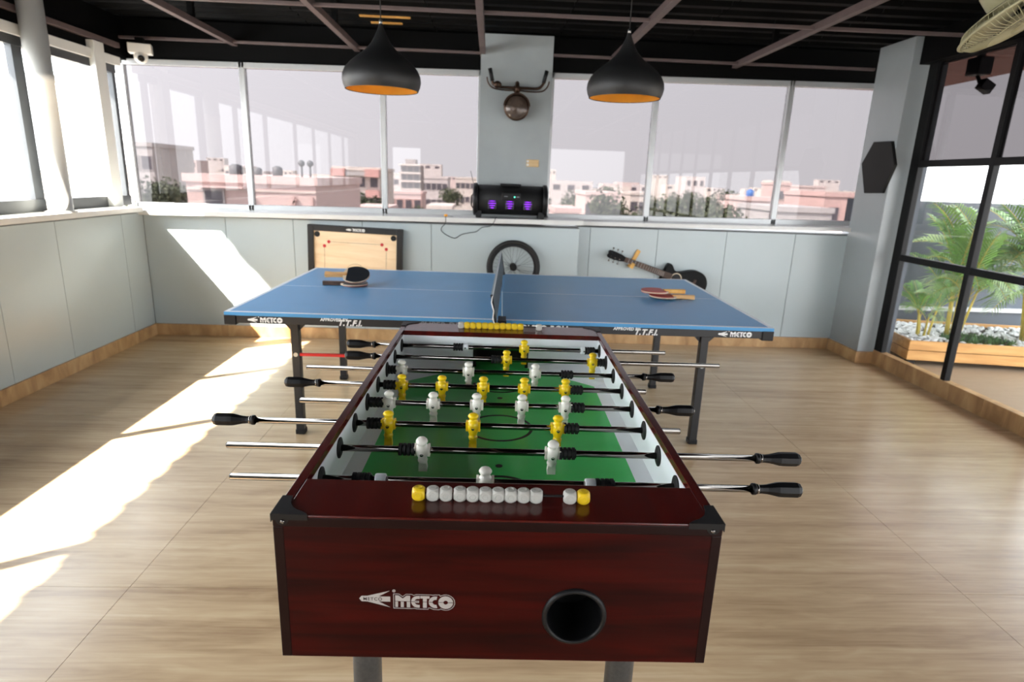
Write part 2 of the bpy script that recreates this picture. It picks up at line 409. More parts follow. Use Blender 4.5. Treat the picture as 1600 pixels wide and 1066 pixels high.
def skirting(name, a, axis, step=.30):
    root = struct(empty(name)); lo, hi = a[2*axis], a[2*axis+1]; k = max(1, round((hi-lo)/step))
    for i in range(k):
        b = list(a); b[2*axis] = lo+(hi-lo)*i/k+.0008; b[2*axis+1] = lo+(hi-lo)*(i+1)/k-.0008
        box('skirting_tile', M['basewood'], tuple(b), root, .002)
    return root
def zs(x): return .009*x           # the sill and head of the back wall run very slightly out of level
# left wall: boards on a core, window ledge, windows, posts
wl = struct(box('wall_left', M['panel_back'], (-3.3, -2.945, FY0, 5.75, 0, 1.06)))
ysm = [-3.3, -2.6, -1.9, -1.2, -.45, .3, 1.05, 1.75, 2.45, 3.06, 3.668, 4.233, 4.99, 5.30]
for a, b in zip(ysm, ysm[1:]): box('panel', M['panel'], (-2.945, -2.93, a+.002, b-.002, .1, 1.055), wl, .001)
skirting('baseboard_left', (-2.945, -2.915, FY0, 5.30, 0, .10), 1)
t = struct(box('trim_1', M['ledge'], (-3.3, -2.885, FY0, 5.235, 1.068, 1.108), None, .004))
# back wall, left and middle run (nearer) and right run (set back)
wb = struct(box('wall_back', M['panel_back'], (-2.93, .775, 5.315, 5.75, 0, 1.045)))
xsm = [-2.93, -2.25, -1.682, -1.096, -.507, .775]
for a, b in zip(xsm, xsm[1:]): box('panel', M['panel'], (a+.002, b-.002, 5.30, 5.315, .1, 1.04), wb, .001)
box('wall_core', M['panel_back'], (.775, 3.4, 5.415, 5.75, 0, 1.055), wb)
xsr = [.775, .885, 1.492, 2.112, 2.737, 3.40]
for a, b in zip(xsr, xsr[1:]): box('panel', M['panel'], (a+.002, b-.002, 5.40, 5.415, .1, 1.05), wb, .001)
skirting('baseboard_back', (-2.915, .78, 5.285, 5.315, 0, .10), 0, .6)
skirting('trim_2', (.78, 3.19, 5.385, 5.415, 0, .10), 0, .6)
def slab(name, mt, x0, x1, y0, y1, z0, z1, parent=None, bevel=.004):
    mb = MB().box(x0, x1, y0, y1, z0, z1)
    for v in mb.v: v.z += zs(v.x)
    return mb.build(name, mt, parent, bevel)
struct(slab('trim_3', M['ledge'], -3.3, .80, 5.24, 5.64, 1.068, 1.108))
struct(slab('trim_4', M['ledge'], .80, 3.4, 5.365, 5.64, 1.06, 1.095))
# back windows
MX = [-3.16, -2.15, -.96]
MR = [1.43, 2.625]
def window_back(n, x0, x1, low, head):
    f = empty('window_%d' % n); struct(f)
    s_ = .024
    mt = M['alu']
    def bar(nm, a, b, z0, z1):
        mb = MB().box(a, b, 5.64, 5.70, z0, z1)
        for v in mb.v: v.z += zs(v.x)
        return mb.build(nm, mt, f, .003)
    bar('frame_stile', x0-.001, x0+s_, low, head); bar('frame_stile', x1-s_, x1+.001, low, head)
    bar('frame_rail', x0, x1, head-.045, head); bar('frame_rail', x0, x1, low, low+.045)
    mb = MB().box(x0+.01, x1-.01, 5.666, 5.674, low+.02, head-.02)
    for v in mb.v: v.z += zs(v.x)
    mb.build('pane', M['tint'], f)
for i, (a, b) in enumerate([(-3.16, -2.15), (-2.15, -.96), (-.96, -.11)]): window_back(i+1, a, b, 1.106, 2.335)
for i, (a, b) in enumerate([(.50, 1.43), (1.43, 2.625), (2.625, 3.46)]): window_back(i+4, a, b, 1.093, 2.335)
# lintel above the back windows and the middle pillar
mb = MB().box(-3.3, 3.5, 5.66, 5.78, 2.335, 2.62)
for v in mb.v:
    if v.z < 2.5: v.z += zs(v.x)
struct(mb.build('wall_lintel_back', M['ceil']))
pl = struct(box('wall_pillar_back', M['plaster'], (-.115, .492, 5.52, 5.80, 1.06, 2.60)))
# right corner pillar
mb = MB().box(3.21, 3.405, 4.955, 5.40, 0, 2.60)
struct(mb.build('wall_pillar_right', M['pil'], None, .003))
mb = MB().box(3.19, 3.215, 4.93, 5.385, 0, .1).box(3.215, 3.40, 4.93, 4.956, 0, .1)
struct(mb.build('trim_5', M['basewood'], None, .002))
struct(box('wall_pier_outside', M['gwall'], (3.43, 3.62, 5.12, 5.5, 0, 2.6)))

# left windows (bright side)
WLX = -3.12
yst = [-3.2, -2.05, -.95, .12, 1.15, 2.45, 3.45, 4.38, 5.45]
yw_ = [.027]*7 + [.045, .045]
for i in range(len(yst)-1):
    f = struct(empty('window_%d' % (i+7)))
    a, b = yst[i], yst[i+1]
    box('frame_stile', M['dark_alu'], (WLX-.022, WLX+.022, a-.0005, a+yw_[i], 1.108, 2.22), f)
    box('frame_stile', M['dark_alu'], (WLX-.022, WLX+.022, b-yw_[i+1], b-.0005, 1.108, 2.22), f)
    box('frame_rail', M['dark_alu'], (WLX-.03, WLX+.03, a, b, 1.108, 1.19), f)
    box('frame_rail', M['dark_alu'], (WLX-.03, WLX+.03, a, b, 2.16, 2.22), f)
    box('pane', M['clear'], (WLX-.003, WLX+.003, a+.001, b-.001, 1.19, 2.16), f)
struct(box('trim_6', M['white'], (-3.17, -3.07, FY0, 5.5, 2.22, 2.29), None, .004))
struct(box('wall_lintel_left', M['ceil'], (-3.2, -3.1, FY0, 5.66, 2.29, 2.62)))
struct(box('trim_7', M['beam'], (-3.1, -3.06, FY0, 5.5, 2.36, 2.40), None, .003))
struct(box('wall_post_left', M['white'], (-3.17, -3.045, 5.12, 5.25, 1.108, 2.35), None, .004))
pp = MB().lathe([(.098, 1.106), (.098, 1.116), (.074, 1.118), (.074, 1.95), (.078, 1.951), (.078, 2.0), (.074, 2.001), (.074, 2.62)], 28, X=Matrix.Translation((-2.985, 4.40, 0)))
tag(pp.build('round_pipe', M['white']), 'white round steel pipe standing on the left window ledge', 'pipe')

# rear wall behind the camera, with two openings that the back glass mirrors
rw = MB().box(-3.3, -2.3, -3.42, -3.3, 0, 2.62).box(-1.65, 1.3, -3.42, -3.3, 0, 2.62).box(3.1, 3.5, -3.42, -3.3, 0, 2.62)
rw.box(-2.3, -1.65, -3.42, -3.3, 2.05, 2.62).box(1.3, 3.1, -3.42, -3.3, 2.15, 2.62).box(-2.3, -1.65, -3.42, -3.3, 0, .9).box(1.3, 3.1, -3.42, -3.3, 0, .5)
struct(rw.build('wall_rear', M['rear']))

# right wall: black framed glass partition on a timber curb
skirting('baseboard_right', (3.335, 3.40, FY0, 4.93, 0, .125), 1)
wr = struct(empty('window_20'))
yv = [4.88, 4.11, 3.34, 2.57, 1.80, 1.03, .26, -.51, -1.28, -2.05, -2.82, -3.28]
for i, y in enumerate(yv):
    h = .05 if i == 0 else .022
    box('mullion', M['black'], (3.338, 3.385, y-h, y+h, .125, 2.44), wr, .003)
for a, b in zip(yv, yv[1:]):
    box('transom', M['black'], (3.34, 3.383, b+.022, a-.022, 1.64, 1.69), wr, .003)
    box('transom', M['black'], (3.34, 3.383, b+.022, a-.022, .905, .955), wr, .003)
    box('pane', M['tint2'], (3.358, 3.364, b+.01, a-.01, 1.68, 2.42), wr)
    box('pane', M['clear'], (3.358, 3.364, b+.01, a-.01, .94, 1.65), wr)
    box('pane', M['clear'], (3.358, 3.364, b+.01, a-.01, .125, .92), wr)
struct(box('wall_lintel_right', M['ceil'], (3.27, 3.42, FY0, 4.95, 2.40, 2.62)))

# ceiling: black ridged sheets on a grid of steel tubes
ce = struct(box('ceiling', M['ceil'], (-3.67, 3.62, FY0-.1, 6.0, 2.66, 2.70)))
def ridged(x0, x1):
    mb = MB(); p = .2; y = FY0-.1; prof = []
    while y < 5.95:
        prof += [(y, 2.655), (y+.09, 2.655), (y+.115, 2.62), (y+.175, 2.62)]; y += p
    prof.append((y, 2.655)); n = len(prof)
    v = [(x, a, b) for x in (x0, x1) for a, b in prof]
    mb.add(v, [(i, i+1, n+i+1, n+i) for i in range(n-1)]); return mb
xr = [-3.66, -2.6, -1.55, -.5, .55, 1.6, 2.65, 3.6]
for a, b in zip(xr, xr[1:]): ridged(a+.003, b-.003).build('roof_sheet', M['ceil'], ce)
for x in (-2.195, -1.17, -.10, 1.015, 2.095): box('ceiling_beam', M['beam'], (x-.023, x+.023, FY0, 5.66, 2.44, 2.485), ce, .003)
for y in (4.27, 3.0, 1.75, .5, -.75, -2.0): box('ceiling_purlin', M['beam'], (-3.1, 3.27, y-.014, y+.014, 2.447, 2.468), ce, .003)
box('ceiling_purlin', M['beam'], (-3.1, -.12, 5.56, 5.59, 2.447, 2.468), ce, .003); box('ceiling_purlin', M['beam'], (.495, 3.27, 5.52, 5.55, 2.447, 2.468), ce, .003)
for x in (-2.195, -1.17, -.10, 1.015, 2.095):
    for y in (0, 2.4, 4.9): box('hanger_post', M['ceil'], (x-.02, x+.02, y-.02, y+.02, 2.49, 2.66), ce)
# warm glow on the ceiling, put in as ochre strips over the left lamp
for k, (y, x0, x1) in enumerate([(5.2, -1.05, -.66), (5.4, -1.0, -.75)]): box('glow_strip', M['hook'], (x0, x1, y-.02, y+.02, 2.612, 2.62), ce)

# ------------------------------------------------------------------ foosball table
TX, TY, TA = .0289, .9289, -.0177
W2, LEN, H, BZ = .39, 1.4355, .87, .58
fo = empty('foosball_table', (TX, TY, 0), TA, 'dark mahogany foosball table with green pitch and eight chrome rods in the foreground', 'foosball table')
def fbox(n, mt, a, bevel=.0015): return box(n, mt, a, fo, bevel)
# front panel with the round ball-return hole
def holed(x0, x1, z0, z1, y0, y1, cx, cz, r, n=40):
    mb = MB(); angs = [2*PI*k/n for k in range(n)]
    angs += [math.atan2(z-cz, x-cx) % (2*PI) for x in (x0, x1) for z in (z0, z1)]; angs.sort(); n = len(angs); v = []
    for y in (y0, y1):
        for a in angs:
            c, s_ = math.cos(a), math.sin(a)
            tt = min(((x1-cx)/c if c > 1e-9 else (x0-cx)/c if c < -1e-9 else 1e9), ((z1-cz)/s_ if s_ > 1e-9 else (z0-cz)/s_ if s_ < -1e-9 else 1e9))
            v += [(cx+r*c, y, cz+r*s_), (cx+tt*c, y, cz+tt*s_)]
    f = []
    for k in range(n):
        j = (k+1) % n; a, b = 2*k, 2*j; o2 = 2*n
        f += [(a, a+1, b+1, b), (o2+a, o2+b, o2+b+1, o2+a+1), (a, b, o2+b, o2+a), (a+1, o2+a+1, o2+b+1, b+1)]
    return mb.add(v, f)
CX, CZ = .141, .677
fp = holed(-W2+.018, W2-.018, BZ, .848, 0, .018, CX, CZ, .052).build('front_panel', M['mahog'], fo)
for s_ in (-1, 1): fbox('edge_trim', M['mahog_edge'], (min(s_*(W2-.018), s_*W2), max(s_*(W2-.018), s_*W2), -.001, .018, BZ, .848))
fbox('edge_trim', M['mahog_edge'], (-W2, W2, -.001, .016, .848, .8665))
XF = axes((CX, 0, CZ), (1, 0, 0), (0, 0, 1), (0, -1, 0))
cup = MB().lathe([(.0515, -.10), (.0505, 0), (.050, .002)], 36, X=XF, caps=False)
cup.add([(0, 0, -.10)] + [(.0515*math.cos(2*PI*k/36), .0515*math.sin(2*PI*k/36), -.10) for k in range(36)], [(0, 1+k, 1+(k+1) % 36) for k in range(36)], 0, False, XF)
cupo = cup.build('ball_return_cup', M['plastic'], fo)
MB().lathe([(.050, 0), (.050, .004), (.053, .006), (.057, .004), (.059, .0005), (.059, 0), (.050, 0)], 40, X=XF, caps=False).build('cup_ring', M['plastic'], cupo)
# maker's mark on the front
XL = axes((-.182, -.0004, .690), (1, 0, -.012), (.0, 0, 1), (0, -1, 0))
lg = MB(); maker_word(lg, XL, .0245); 
lgo = lg.build('maker_lettering', M['silver'], fo)
em = MB(); maker_arrow(em, axes((-.246, -.0004, .7065), (1, 0, 0), (0, 0, 1), (0, -1, 0)), .034, letters=1)
em.build('maker_emblem', [M['silver'], M['mahog_edge']], fo)
# box
fbox('back_panel', M['mahog'], (-W2, W2, LEN-.018, LEN, BZ, .85))
for s_ in (-1, 1):
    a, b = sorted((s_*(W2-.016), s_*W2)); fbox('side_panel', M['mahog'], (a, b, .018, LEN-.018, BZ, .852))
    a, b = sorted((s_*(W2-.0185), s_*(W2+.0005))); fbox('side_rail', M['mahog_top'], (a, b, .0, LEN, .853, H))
    a, b = sorted((s_*(W2-.019), s_*(W2-.016))); fbox('inner_wall', M['innerwhite'], (a, b, .10, LEN-.10, .735, .853), .0005)
fbox('bottom_board', M['mahog'], (-W2+.016, W2-.016, .018, LEN-.018, BZ+.004, BZ+.014))
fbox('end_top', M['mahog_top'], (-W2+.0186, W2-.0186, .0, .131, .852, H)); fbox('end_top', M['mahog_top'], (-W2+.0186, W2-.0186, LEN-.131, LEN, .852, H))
PZ = .735
fbox('pitch', M['pitch'], (-W2+.018, W2-.018, .03, LEN-.03, PZ-.006, PZ), 0)
mk = MB(); MZ = PZ+.0006
mk.ring(0, LEN/2, .089, .098, PZ, MZ, 48); mk.box(-.33, .33, LEN/2-.002, LEN/2+.002, PZ, MZ); mk.ring(0, LEN/2, .0, .008, PZ, MZ, 16)
for yc, sg in ((.135, 1), (LEN-.135, -1)):
    mk.ring(0, yc+sg*.19, .086, .096, PZ, MZ, 30, a0=(0 if sg > 0 else PI), a1=(PI if sg > 0 else 2*PI))
    mk.ring(0, yc+sg*.337, .0001, .009, PZ, MZ, 16)
mk.build('pitch_marking', M['mark'], fo)
for s_ in (-1, 1):
    q = [(.335, PZ+.0003), (.371, PZ+.0003), (.371, PZ+.016)]
    mb = MB(); v = [(s_*x, y, z) for y in (.131, LEN-.131) for x, z in q]
    mb.add(v, [(0, 1, 2), (3, 5, 4), (0, 3, 4, 1), (1, 4, 5, 2), (0, 2, 5, 3)]); mb.build('side_ramp', M['innerwhite'], fo)
    for y0, sg in ((.131, 1), (LEN-.131, -1)):
        mb = MB().add([(s_*.371, y0+sg*.20, PZ+.0165), (s_*.336, y0+sg*.20, PZ+.0005), (s_*.10, y0, PZ+.0005), (s_*.371, y0, PZ+.048), (s_*.371, y0, PZ), (s_*.371, y0+sg*.2, PZ)],
                      [(0, 1, 2, 3), (2, 3, 4), (0, 3, 4, 5), (0, 1, 5), (1, 2, 4, 5)])
        mb.build('corner_ramp', M['innerwhite'], fo)
for y0, y1, yg in ((.125, .131, .06), (LEN-.131, LEN-.125, LEN-.06)):
    mb = MB().box(-.371, -.10, y0, y1, PZ, .852).box(.10, .371, y0, y1, PZ, .852).box(-.10, .10, y0, y1, .815, .852)
    mb.build('end_wall', M['innerwhite'], fo)
    ya, yb = sorted((yg, y0 if yg < .5 else y1))
    mb = MB(); ym = ya if yg < .5 else yb
    mb.box(-.10, .10, ya, yb, .8145, .818).box(-.103, -.10, ya, yb, PZ, .815).box(.10, .103, ya, yb, PZ, .815).box(-.10, .10, ym-.002, ym+.002, PZ, .815)
    yf, yn = (y1, y1+.003) if yg < .5 else (y0-.003, y0)
    for a, b in ((-.106, -.094), (.094, .106)): mb.box(a, b, yf, yn, PZ, .805)
    mb.box(-.094, .094, yf, yn, .808, .819)
    for s_ in (-1, 1): mb.prism([(s_*.106, .805), (s_*.094, .805), (s_*.084, .808), (s_*.084, .819), (s_*.092, .819)], 0, .003, X=axes((0, yn if yg > .5 else yf+.003, 0), (1, 0, 0), (0, 0, 1), (0, -1, 0)))
    mb.build('goal', M['hexm'], fo)
# corner caps
for sx in (-1, 1):
    for y0, sy in ((0, 1), (LEN, -1)):
        poly = [(.0, .0), (.062, 0)] + [(.062-.044*math.sin(a), .008+.050*(1-math.cos(a))) for a in [PI/2*k/6 for k in range(1, 6)]] + [(.017, .062), (0, .062)]
        mb = MB(); X = axes((sx*(W2+.0012), y0-sy*.0016, H), (-sx, 0, 0), (0, sy, 0), (0, 0, 1))
        mb.prism(poly, 0.0002, .0035, X=X)
        mb.box(0, .062, -.0012, .0, -.008, .0034, X=X).box(-.0012, 0, -.0012, .062, -.012, .0034, X=X)
        mb.prism([(.010+.011*math.cos(PI*k/8), -.008-.010*math.sin(PI*k/8)) for k in range(9)] , 0, .0012, X=axes((sx*(W2+.0012)-sx*.008, y0-sy*.0016, H), (-sx, 0, 0), (0, 0, 1), (0, -sy, 0)))
        c = mb.build('corner_cap', M['plastic'], fo)
        MB().lathe([(.004, 0), (.004, .0012), (.002, .002)], 10, X=axes((sx*(W2-.018), y0-sy*.003, H-.011), (1, 0, 0), (0, 0, 1), (0, -sy, 0))).build('screw', M['chrome'], c)
# legs
for sx in (-1, 1):
    for y in (.14, LEN-.14):
        l = MB().lathe([(.029, .03), (.030, .56), (.029, BZ+.004)], 24, X=Matrix.Translation((sx*.2685, y, 0))).build('leg', M['leg'], fo)
        MB().lathe([(.034, 0), (.036, .012), (.030, .03)], 20, X=Matrix.Translation((sx*.2685, y, 0))).build('leg_foot', M['plastic'], l)
# rods, players, bumpers, handles
def player_mesh(mt, name):
    mb = MB()
    mb.lathe([(.0006, .0345), (.006, .034), (.0105, .0318), (.0135, .0275), (.0138, .0250), (.0118, .0215), (.0098, .0185), (.0100, .0165), (.0130, .013), (.0155, .008), (.0165, .001), (.0158, -.006), (.0135, -.013), (.0112, -.019), (.0098, -.024), (.0102, -.0255), (.0118, -.029), (.0112, -.033), (.0092, -.0375)][::-1], 18, 0)
    for s_ in (-1, 1):      # flat shoulders where the rod passes
        mb.box(*sorted((s_*.013, s_*.0185)), -.0095, .0095, -.012, .0125)
    v = [(sx*a, sy*b, z) for z, a, b in ((-.035, .0088, .0080), (-.046, .0098, .0066), (-.0585, .0100, .0095)) for sy in (-1, 1) for sx in (-1, 1)]
    f = [(0, 1, 3, 2), (8, 10, 11, 9)]
    for k in (0, 4): f += [(k, k+4, k+5, k+1), (k+2, k+3, k+7, k+6), (k, k+2, k+6, k+4), (k+1, k+5, k+7, k+3)]
    mb.add(v, f)
    X = axes((0, -.0150, -.0035), (1, 0, 0), (0, 0, 1), (0, -1, 0))
    mb.lathe([(.0042, -.003), (.0042, .0016), (.0034, .0020), (.0034, .0008)], 12, 1, True, X); mb.box(-.0028, .0028, -.0006, .0006, .0008, .0012, 2, X)
    return mb.mesh(name, [mt, M['chrome'], M['plastic']])
PM = {'w': player_mesh(M['wht'], 'white_player'), 'y': player_mesh(M['yel'], 'yellow_player')}
XR = axes((0, 0, 0), (0, 1, 0), (0, 0, 1), (1, 0, 0))
def bump_mesh():
    mb = MB(); pr = []; n = 4; L_ = .039; r1_, r2_ = .0145, .0108
    for k in range(n):
        a = -L_/2+L_*k/n; b = a+L_/n*.68; c = a+L_/n
        pr += [(r1_, a), (r1_, b), (r2_, b+.0003), (r2_, c-.0003)]
    return mb.lathe(pr, 20, 0, False, XR).mesh('bumper', M['rubber'])
BM = bump_mesh()
HUB = MB().lathe([(.0125, -.011), (.0135, -.008), (.0135, .009), (.012, .011)], 20, X=XR).lathe([(.003, .0125), (.003, .0142)], 10, 1, True, axes((0, 0, 0), (1, 0, 0), (0, 0, 1), (0, -1, 0))).mesh('stop_collar', [M['innerwhite'], M['plastic']])
def handle_mesh():
    mb = MB()
    mb.lathe([(.0105, 0), (.0125, .002), (.0125, .008), (.0108, .010)], 18, 0, True, XR)
    mb.lathe([(.0108, .010), (.0112, .0125), (.0098, .015)], 18, 1, True, XR)
    mb.lathe([(.0100, .014), (.0097, .022), (.0108, .033), (.0135, .045), (.0160, .056), (.0166, .066), (.0166, .096), (.0140, .1030), (.0090, .1050)], 8, 0, False, XR)
    mb.lathe([(.009, .105), (.0085, .1068), (.004, .108)], 12, 1, True, XR)
    return mb.mesh('handle', [M['plastic'], M['chrome']])
HM = handle_mesh()
BEAR = MB().lathe([(.0245, 0), (.0245, .0025), (.018, .005), (.0105, .0055)], 24, X=XR).lathe([(.0022, .003), (.0022, .0052)], 8, 0, True, Matrix.Translation((0, 0, .015)) @ XR).lathe([(.0022, .003), (.0022, .0052)], 8, 0, True, Matrix.Translation((0, 0, -.015)) @ XR).mesh('rod_bearing', M['hexm'])
ROWS = [  # x0, x1, handle side, colour, player xs, bumper xs, collars
    (-.555, .639, 'R', 'w', [-.03], [-.285, .222], [-.247, .190]),
    (-.626, .708, 'R', 'w', [-.180, .123], [-.214, .158], []),
    (-.729, .462, 'L', 'y', [-.285, -.069, .148], [-.319, .183], []),
    (-.554, .547, 'R', 'w', [-.310, -.187, -.066, .060, .182], [-.343, .217], []),
    (-.650, .441, 'L', 'y', [-.298, -.177, -.052, .072, .197], [-.333, .231], []),
    (-.628, .573, 'R', 'w', [-.322, -.105, .113], [-.357, .218], []),
    (-.544, .771, 'L', 'y', [.020, .323], [-.014, .358], []),
    (-.574, .616, 'L', 'y', [.087], [-.158, .334], [-.133, .311])]
tilts = [0.0, .28, -.06, .05, -.02, .10, -.05, 0.02]
RZ = .826
for k, (x0, x1, side, c, px, bx, hub) in enumerate(ROWS):
    y = .215+.1482*k
    rod = MB().cyl((x0 if side == 'R' else x0+.05, 0, 0), (x1-.05 if side == 'R' else x1, 0, 0), .0078, n=18)
    rx = x0 if side == 'R' else x1; d = -1 if side == 'R' else 1
    rod.lathe([(.0078, 0), (.0062, .0025)], 16, 0, True, axes((rx, 0, 0), (0, 1, 0), (0, 0, 1), (d, 0, 0)))
    ro = rod.build('player_rod', M['chrome'], fo, loc=(0, y, RZ)); ro.rotation_euler = (tilts[k], 0, 0)
    for x in px: link('player_figure', PM[c], ro, .0008, 1, (x, 0, 0))
    for x in bx: link('bumper', BM, ro, 0, 1, (x, 0, 0))
    for x in hub: link('stop_collar', HUB, ro, .0006, 2, (x, 0, 0))
    h = link('handle', HM, ro, .0006, 2, (x1-.108 if side == 'R' else x0+.108, 0, 0), None if side == 'R' else (0, 0, PI))
    for s_ in (-1, 1): link('rod_bearing', BEAR, fo, 0, 1, (s_*.3712, y, RZ), (0, 0, PI) if s_ > 0 else None)
# scoring beads
def bead_mesh(mt, name):
    mb = MB(); n = 8; h = .0115; R = .0147
    bm = bmesh.new()
    for zz in (h, -h):      # recessed ring where the rod clip sits
        for X in (axes((0, 0, 0), (1, 0, 0), (0, 1, 0), (0, 0, 1)), axes((0, 0, 0), (1, 0, 0), (0, 0, 1), (0, -1, 0))):
            vs = [bm.verts.new(X @ Vector((r_*math.cos(2*PI*k/16), r_*math.sin(2*PI*k/16), zz+(.0006 if zz > 0 else -.0006)*q))) for k in range(16) for r_, q in ((.0044, 0), (.0052, 1), (.0062, 0))]
            for k in range(16):
                for a in (0, 1): bm.faces.new((vs[3*k+a], vs[3*k+a+1], vs[3*((k+1) % 16)+a+1], vs[3*((k+1) % 16)+a]))
    ring = set(bm.verts)
    bmesh.ops.create_cube(bm, size=2*h); bmesh.ops.subdivide_edges(bm, edges=[e for e in bm.edges if e.verts[0] not in ring], cuts=n, use_grid_fill=True)
    for v in bm.verts:
        if v not in ring and v.co.length > R: v.co = v.co.normalized()*R
    me = bpy.data.meshes.new(name); bm.to_mesh(me); bm.free(); me.materials.append(mt); return me
BE = {'w': bead_mesh(mat('grey_white_bead', (182, 180, 172), .4, var=.02), 'white_bead'), 'y': bead_mesh(mat('yellow_bead', (222, 186, 24), .4, var=.02), 'yellow_bead')}
for y, seq, bz in ((.066, [('y', -.148), ('w', -.122), ('w', -.0985), ('w', -.073), ('w', -.0498), ('w', -.0268), ('w', -.0036), ('w', .0196), ('w', .0428), ('w', .066), ('w', .128), ('y', .1525)], .8815),
                   (LEN-.062, [('w', -.157)] + [('y', -.134+.0232*i) for i in range(10)] + [('w', .147)], .8815)):
    sr = MB().cyl((-.160, 0, 0), (.165, 0, 0), .0022, n=8)
    for s_ in (-1, 1): sr.cyl((.0025+s_*.150, 0, 0), (.0025+s_*.150, 0, -.0113), .0022, n=8)
    so = sr.build('score_rod', M['plastic'], fo, loc=(0, y, bz))
    for c, x in seq: link('score_bead', BE[c], so, 0, 1, (x, 0, 0))

# ------------------------------------------------------------------ table tennis table
tt = empty('table_tennis_table', (.0829, 3.6955, 0), -.0175, 'blue table tennis table with black steel frame behind the foosball table', 'table tennis table')
HX, HY, TZ = 1.37, .7625, .76
for s_ in (-1, 1):
    a, b = sorted((s_*.002, s_*HX)); box('table_top', M['ttblue'], (a, b, -HY, HY, .742, TZ), tt, .001)
    for sy in (-1, 1):
        c, d = sorted((sy*(HY-.02), sy*HY)); box('boundary_line', M['ttwhite'], (a, b, c, d, TZ, TZ+.0006), tt)
    c, d = sorted((s_*(HX-.02), s_*HX)); box('boundary_line', M['ttwhite'], (c, d, -HY, HY, TZ, TZ+.0007), tt)
    box('centre_line', M['ttwhite'], (a, b, -.0015, .0015, TZ, TZ+.0005), tt)
    ap = MB().box(a+.004, b-.004, -HY+.004, -HY+.03, .703, .742).box(a+.004, b-.004, HY-.03, HY-.004, .703, .742)
    c, d = sorted((s_*(HX-.004), s_*(HX-.03))); ap.box(c, d, -HY+.03, HY-.03, .703, .742)
    ap.box(min(s_*.004, s_*.03), max(s_*.004, s_*.03), -HY+.03, HY-.03, .703, .742)
    apo = ap.build('apron_frame', M['ttblack'], tt, .002)
    for sy in (-1, 1):
        c, d = sorted((s_*HX, s_*(HX-.055))); e, f = sorted((sy*(HY+.003), sy*(HY-.055)))
        box('corner_guard', M['plastic'], (c-.002, d+.002, e, f, .694, .744), tt, .004)
    for sy in (-1, 1):
        lx, ly = s_*1.12, sy*.48
        l = box('leg', M['ttblack'], (lx-.022, lx+.022, ly-.022, ly+.022, .02, .703), tt, .003)
        box('leg_foot', M['plastic'], (lx-.026, lx+.026, ly-.026, ly+.026, 0, .03), l, .004)
        mb = MB()
        for q in (-1, 1): mb.prism([(q*.02, .60), (q*.02, .64), (q*.085, .704), (q*.125, .704)], -.004, .004, X=axes((lx, ly, 0), (1, 0, 0), (0, 0, 1), (0, -1, 0)))
        mb.build('leg_brace', M['ttblack'], l)
    box('cross_beam', M['ttblack'], (s_*1.12-.018, s_*1.12+.018, -.458, .458, .66, .70), tt, .002)
    box('apron_beam', M['ttblack'], (s_*1.12-.02, s_*1.12+.02, -HY+.03, HY-.03, .703, .742), tt, .002)
rb = MB().box(-1.10, 1.10, -.50, -.485, .462, .478)
rb.build('link_bar', M['red'], tt, .002)
MB().cyl((-1.12, -.505, .47), (-1.12, -.48, .47), .012, n=12).cyl((1.12, -.505, .47), (1.12, -.48, .47), .012, n=12).build('bar_bolts', M['steel'], tt)
# lettering along the front apron
XA = lambda x, z: axes((x, -HY+.0035, z), (1, 0, 0), (0, 0, 1), (0, -1, 0))
def ttlabel(name, words, mt):
    mb = MB()
    for (s, x, z, sz, bd, sh) in words: text_mb(mb, s, XA(x, z), sz, bd, .0004, 0, 1.05, sh)
    return mb.build(name, mt, tt)
for s_, x0 in ((0, -1.258), (1, 1.09)):
    mb = MB(); maker_arrow(mb, XA(x0, .722), .030); maker_word(mb, XA(x0+.062, .709), .026, outline=False); mb.build('maker_lettering', M['print'], tt)
ttlabel('apron_lettering', [('APPROVED BY', -.90, .727, .020, .0008, .1), ('T.T.F.I.', -.815, .706, .040, .0016, .3)], M['print'])
ttlabel('apron_lettering', [('APPROVED BY', .56, .727, .020, .0008, .1), ('T.T.F.I.', .665, .706, .040, .0016, .3)], M['print'])
ttlabel('apron_lettering', [('SUPER DELUXE', -.405, .709, .044, .0006, 0)], M['print_grey'])
ttlabel('apron_lettering', [('FOLD-O-ROLL', .075, .710, .040, .0016, 0)], M['print'])
# net with posts
net = MB()
for i in range(150):
    y = -.905+1.81*i/149; net.box(-.0008, .0008, y-.0019, y+.0019, .765, .900)
for j in range(12):
    z = .768+.0115*j; net.box(-.001, .001, -.905, .905, z-.0017, z+.0017)
lean = Matrix.Identity(4); lean[0][2] = -.17; lean[0][1] = .021; lean[0][3] = .17*.76-.008
for v in net.v: v.xyz = lean @ v
stuff(net.build('net_mesh', M['net'], tt))
tp = MB().box(-.004, .004, -.91, .91, .897, .912, X=lean); tp.build('net_tape', M['tape'], tt, .001)
for s_ in (-1, 1):
    mb = MB().cyl(lean @ Vector((0, s_*.915, .70)), lean @ Vector((0, s_*.915, .915)), .006, n=10).box(-.022, .022, *sorted((s_*.70, s_*.925)), .690, .7025)
    mb.box(-.022, .022, *sorted((s_*.7645, s_*.80)), .700, .762).box(-.02, .02, *sorted((s_*.70, s_*.80)), .7608, .766)
    mb.build('net_post', M['plastic'], tt)
cp = [(-.022, -.918, .91), (-.026, -.925, .88), (-.014, -.924, .84), (-.018, -.922, .80), (-.004, -.925, .765), (.004, -.93, .735), (-.01, -.93, .71), (-.006, -.928, .695)]
MB().tube([Vector((p[0]-.027+.10*max(0, .8-p[2])*.3, p[1], p[2])) for p in cp], .0028, 6).build('net_cord', M['print'], tt)

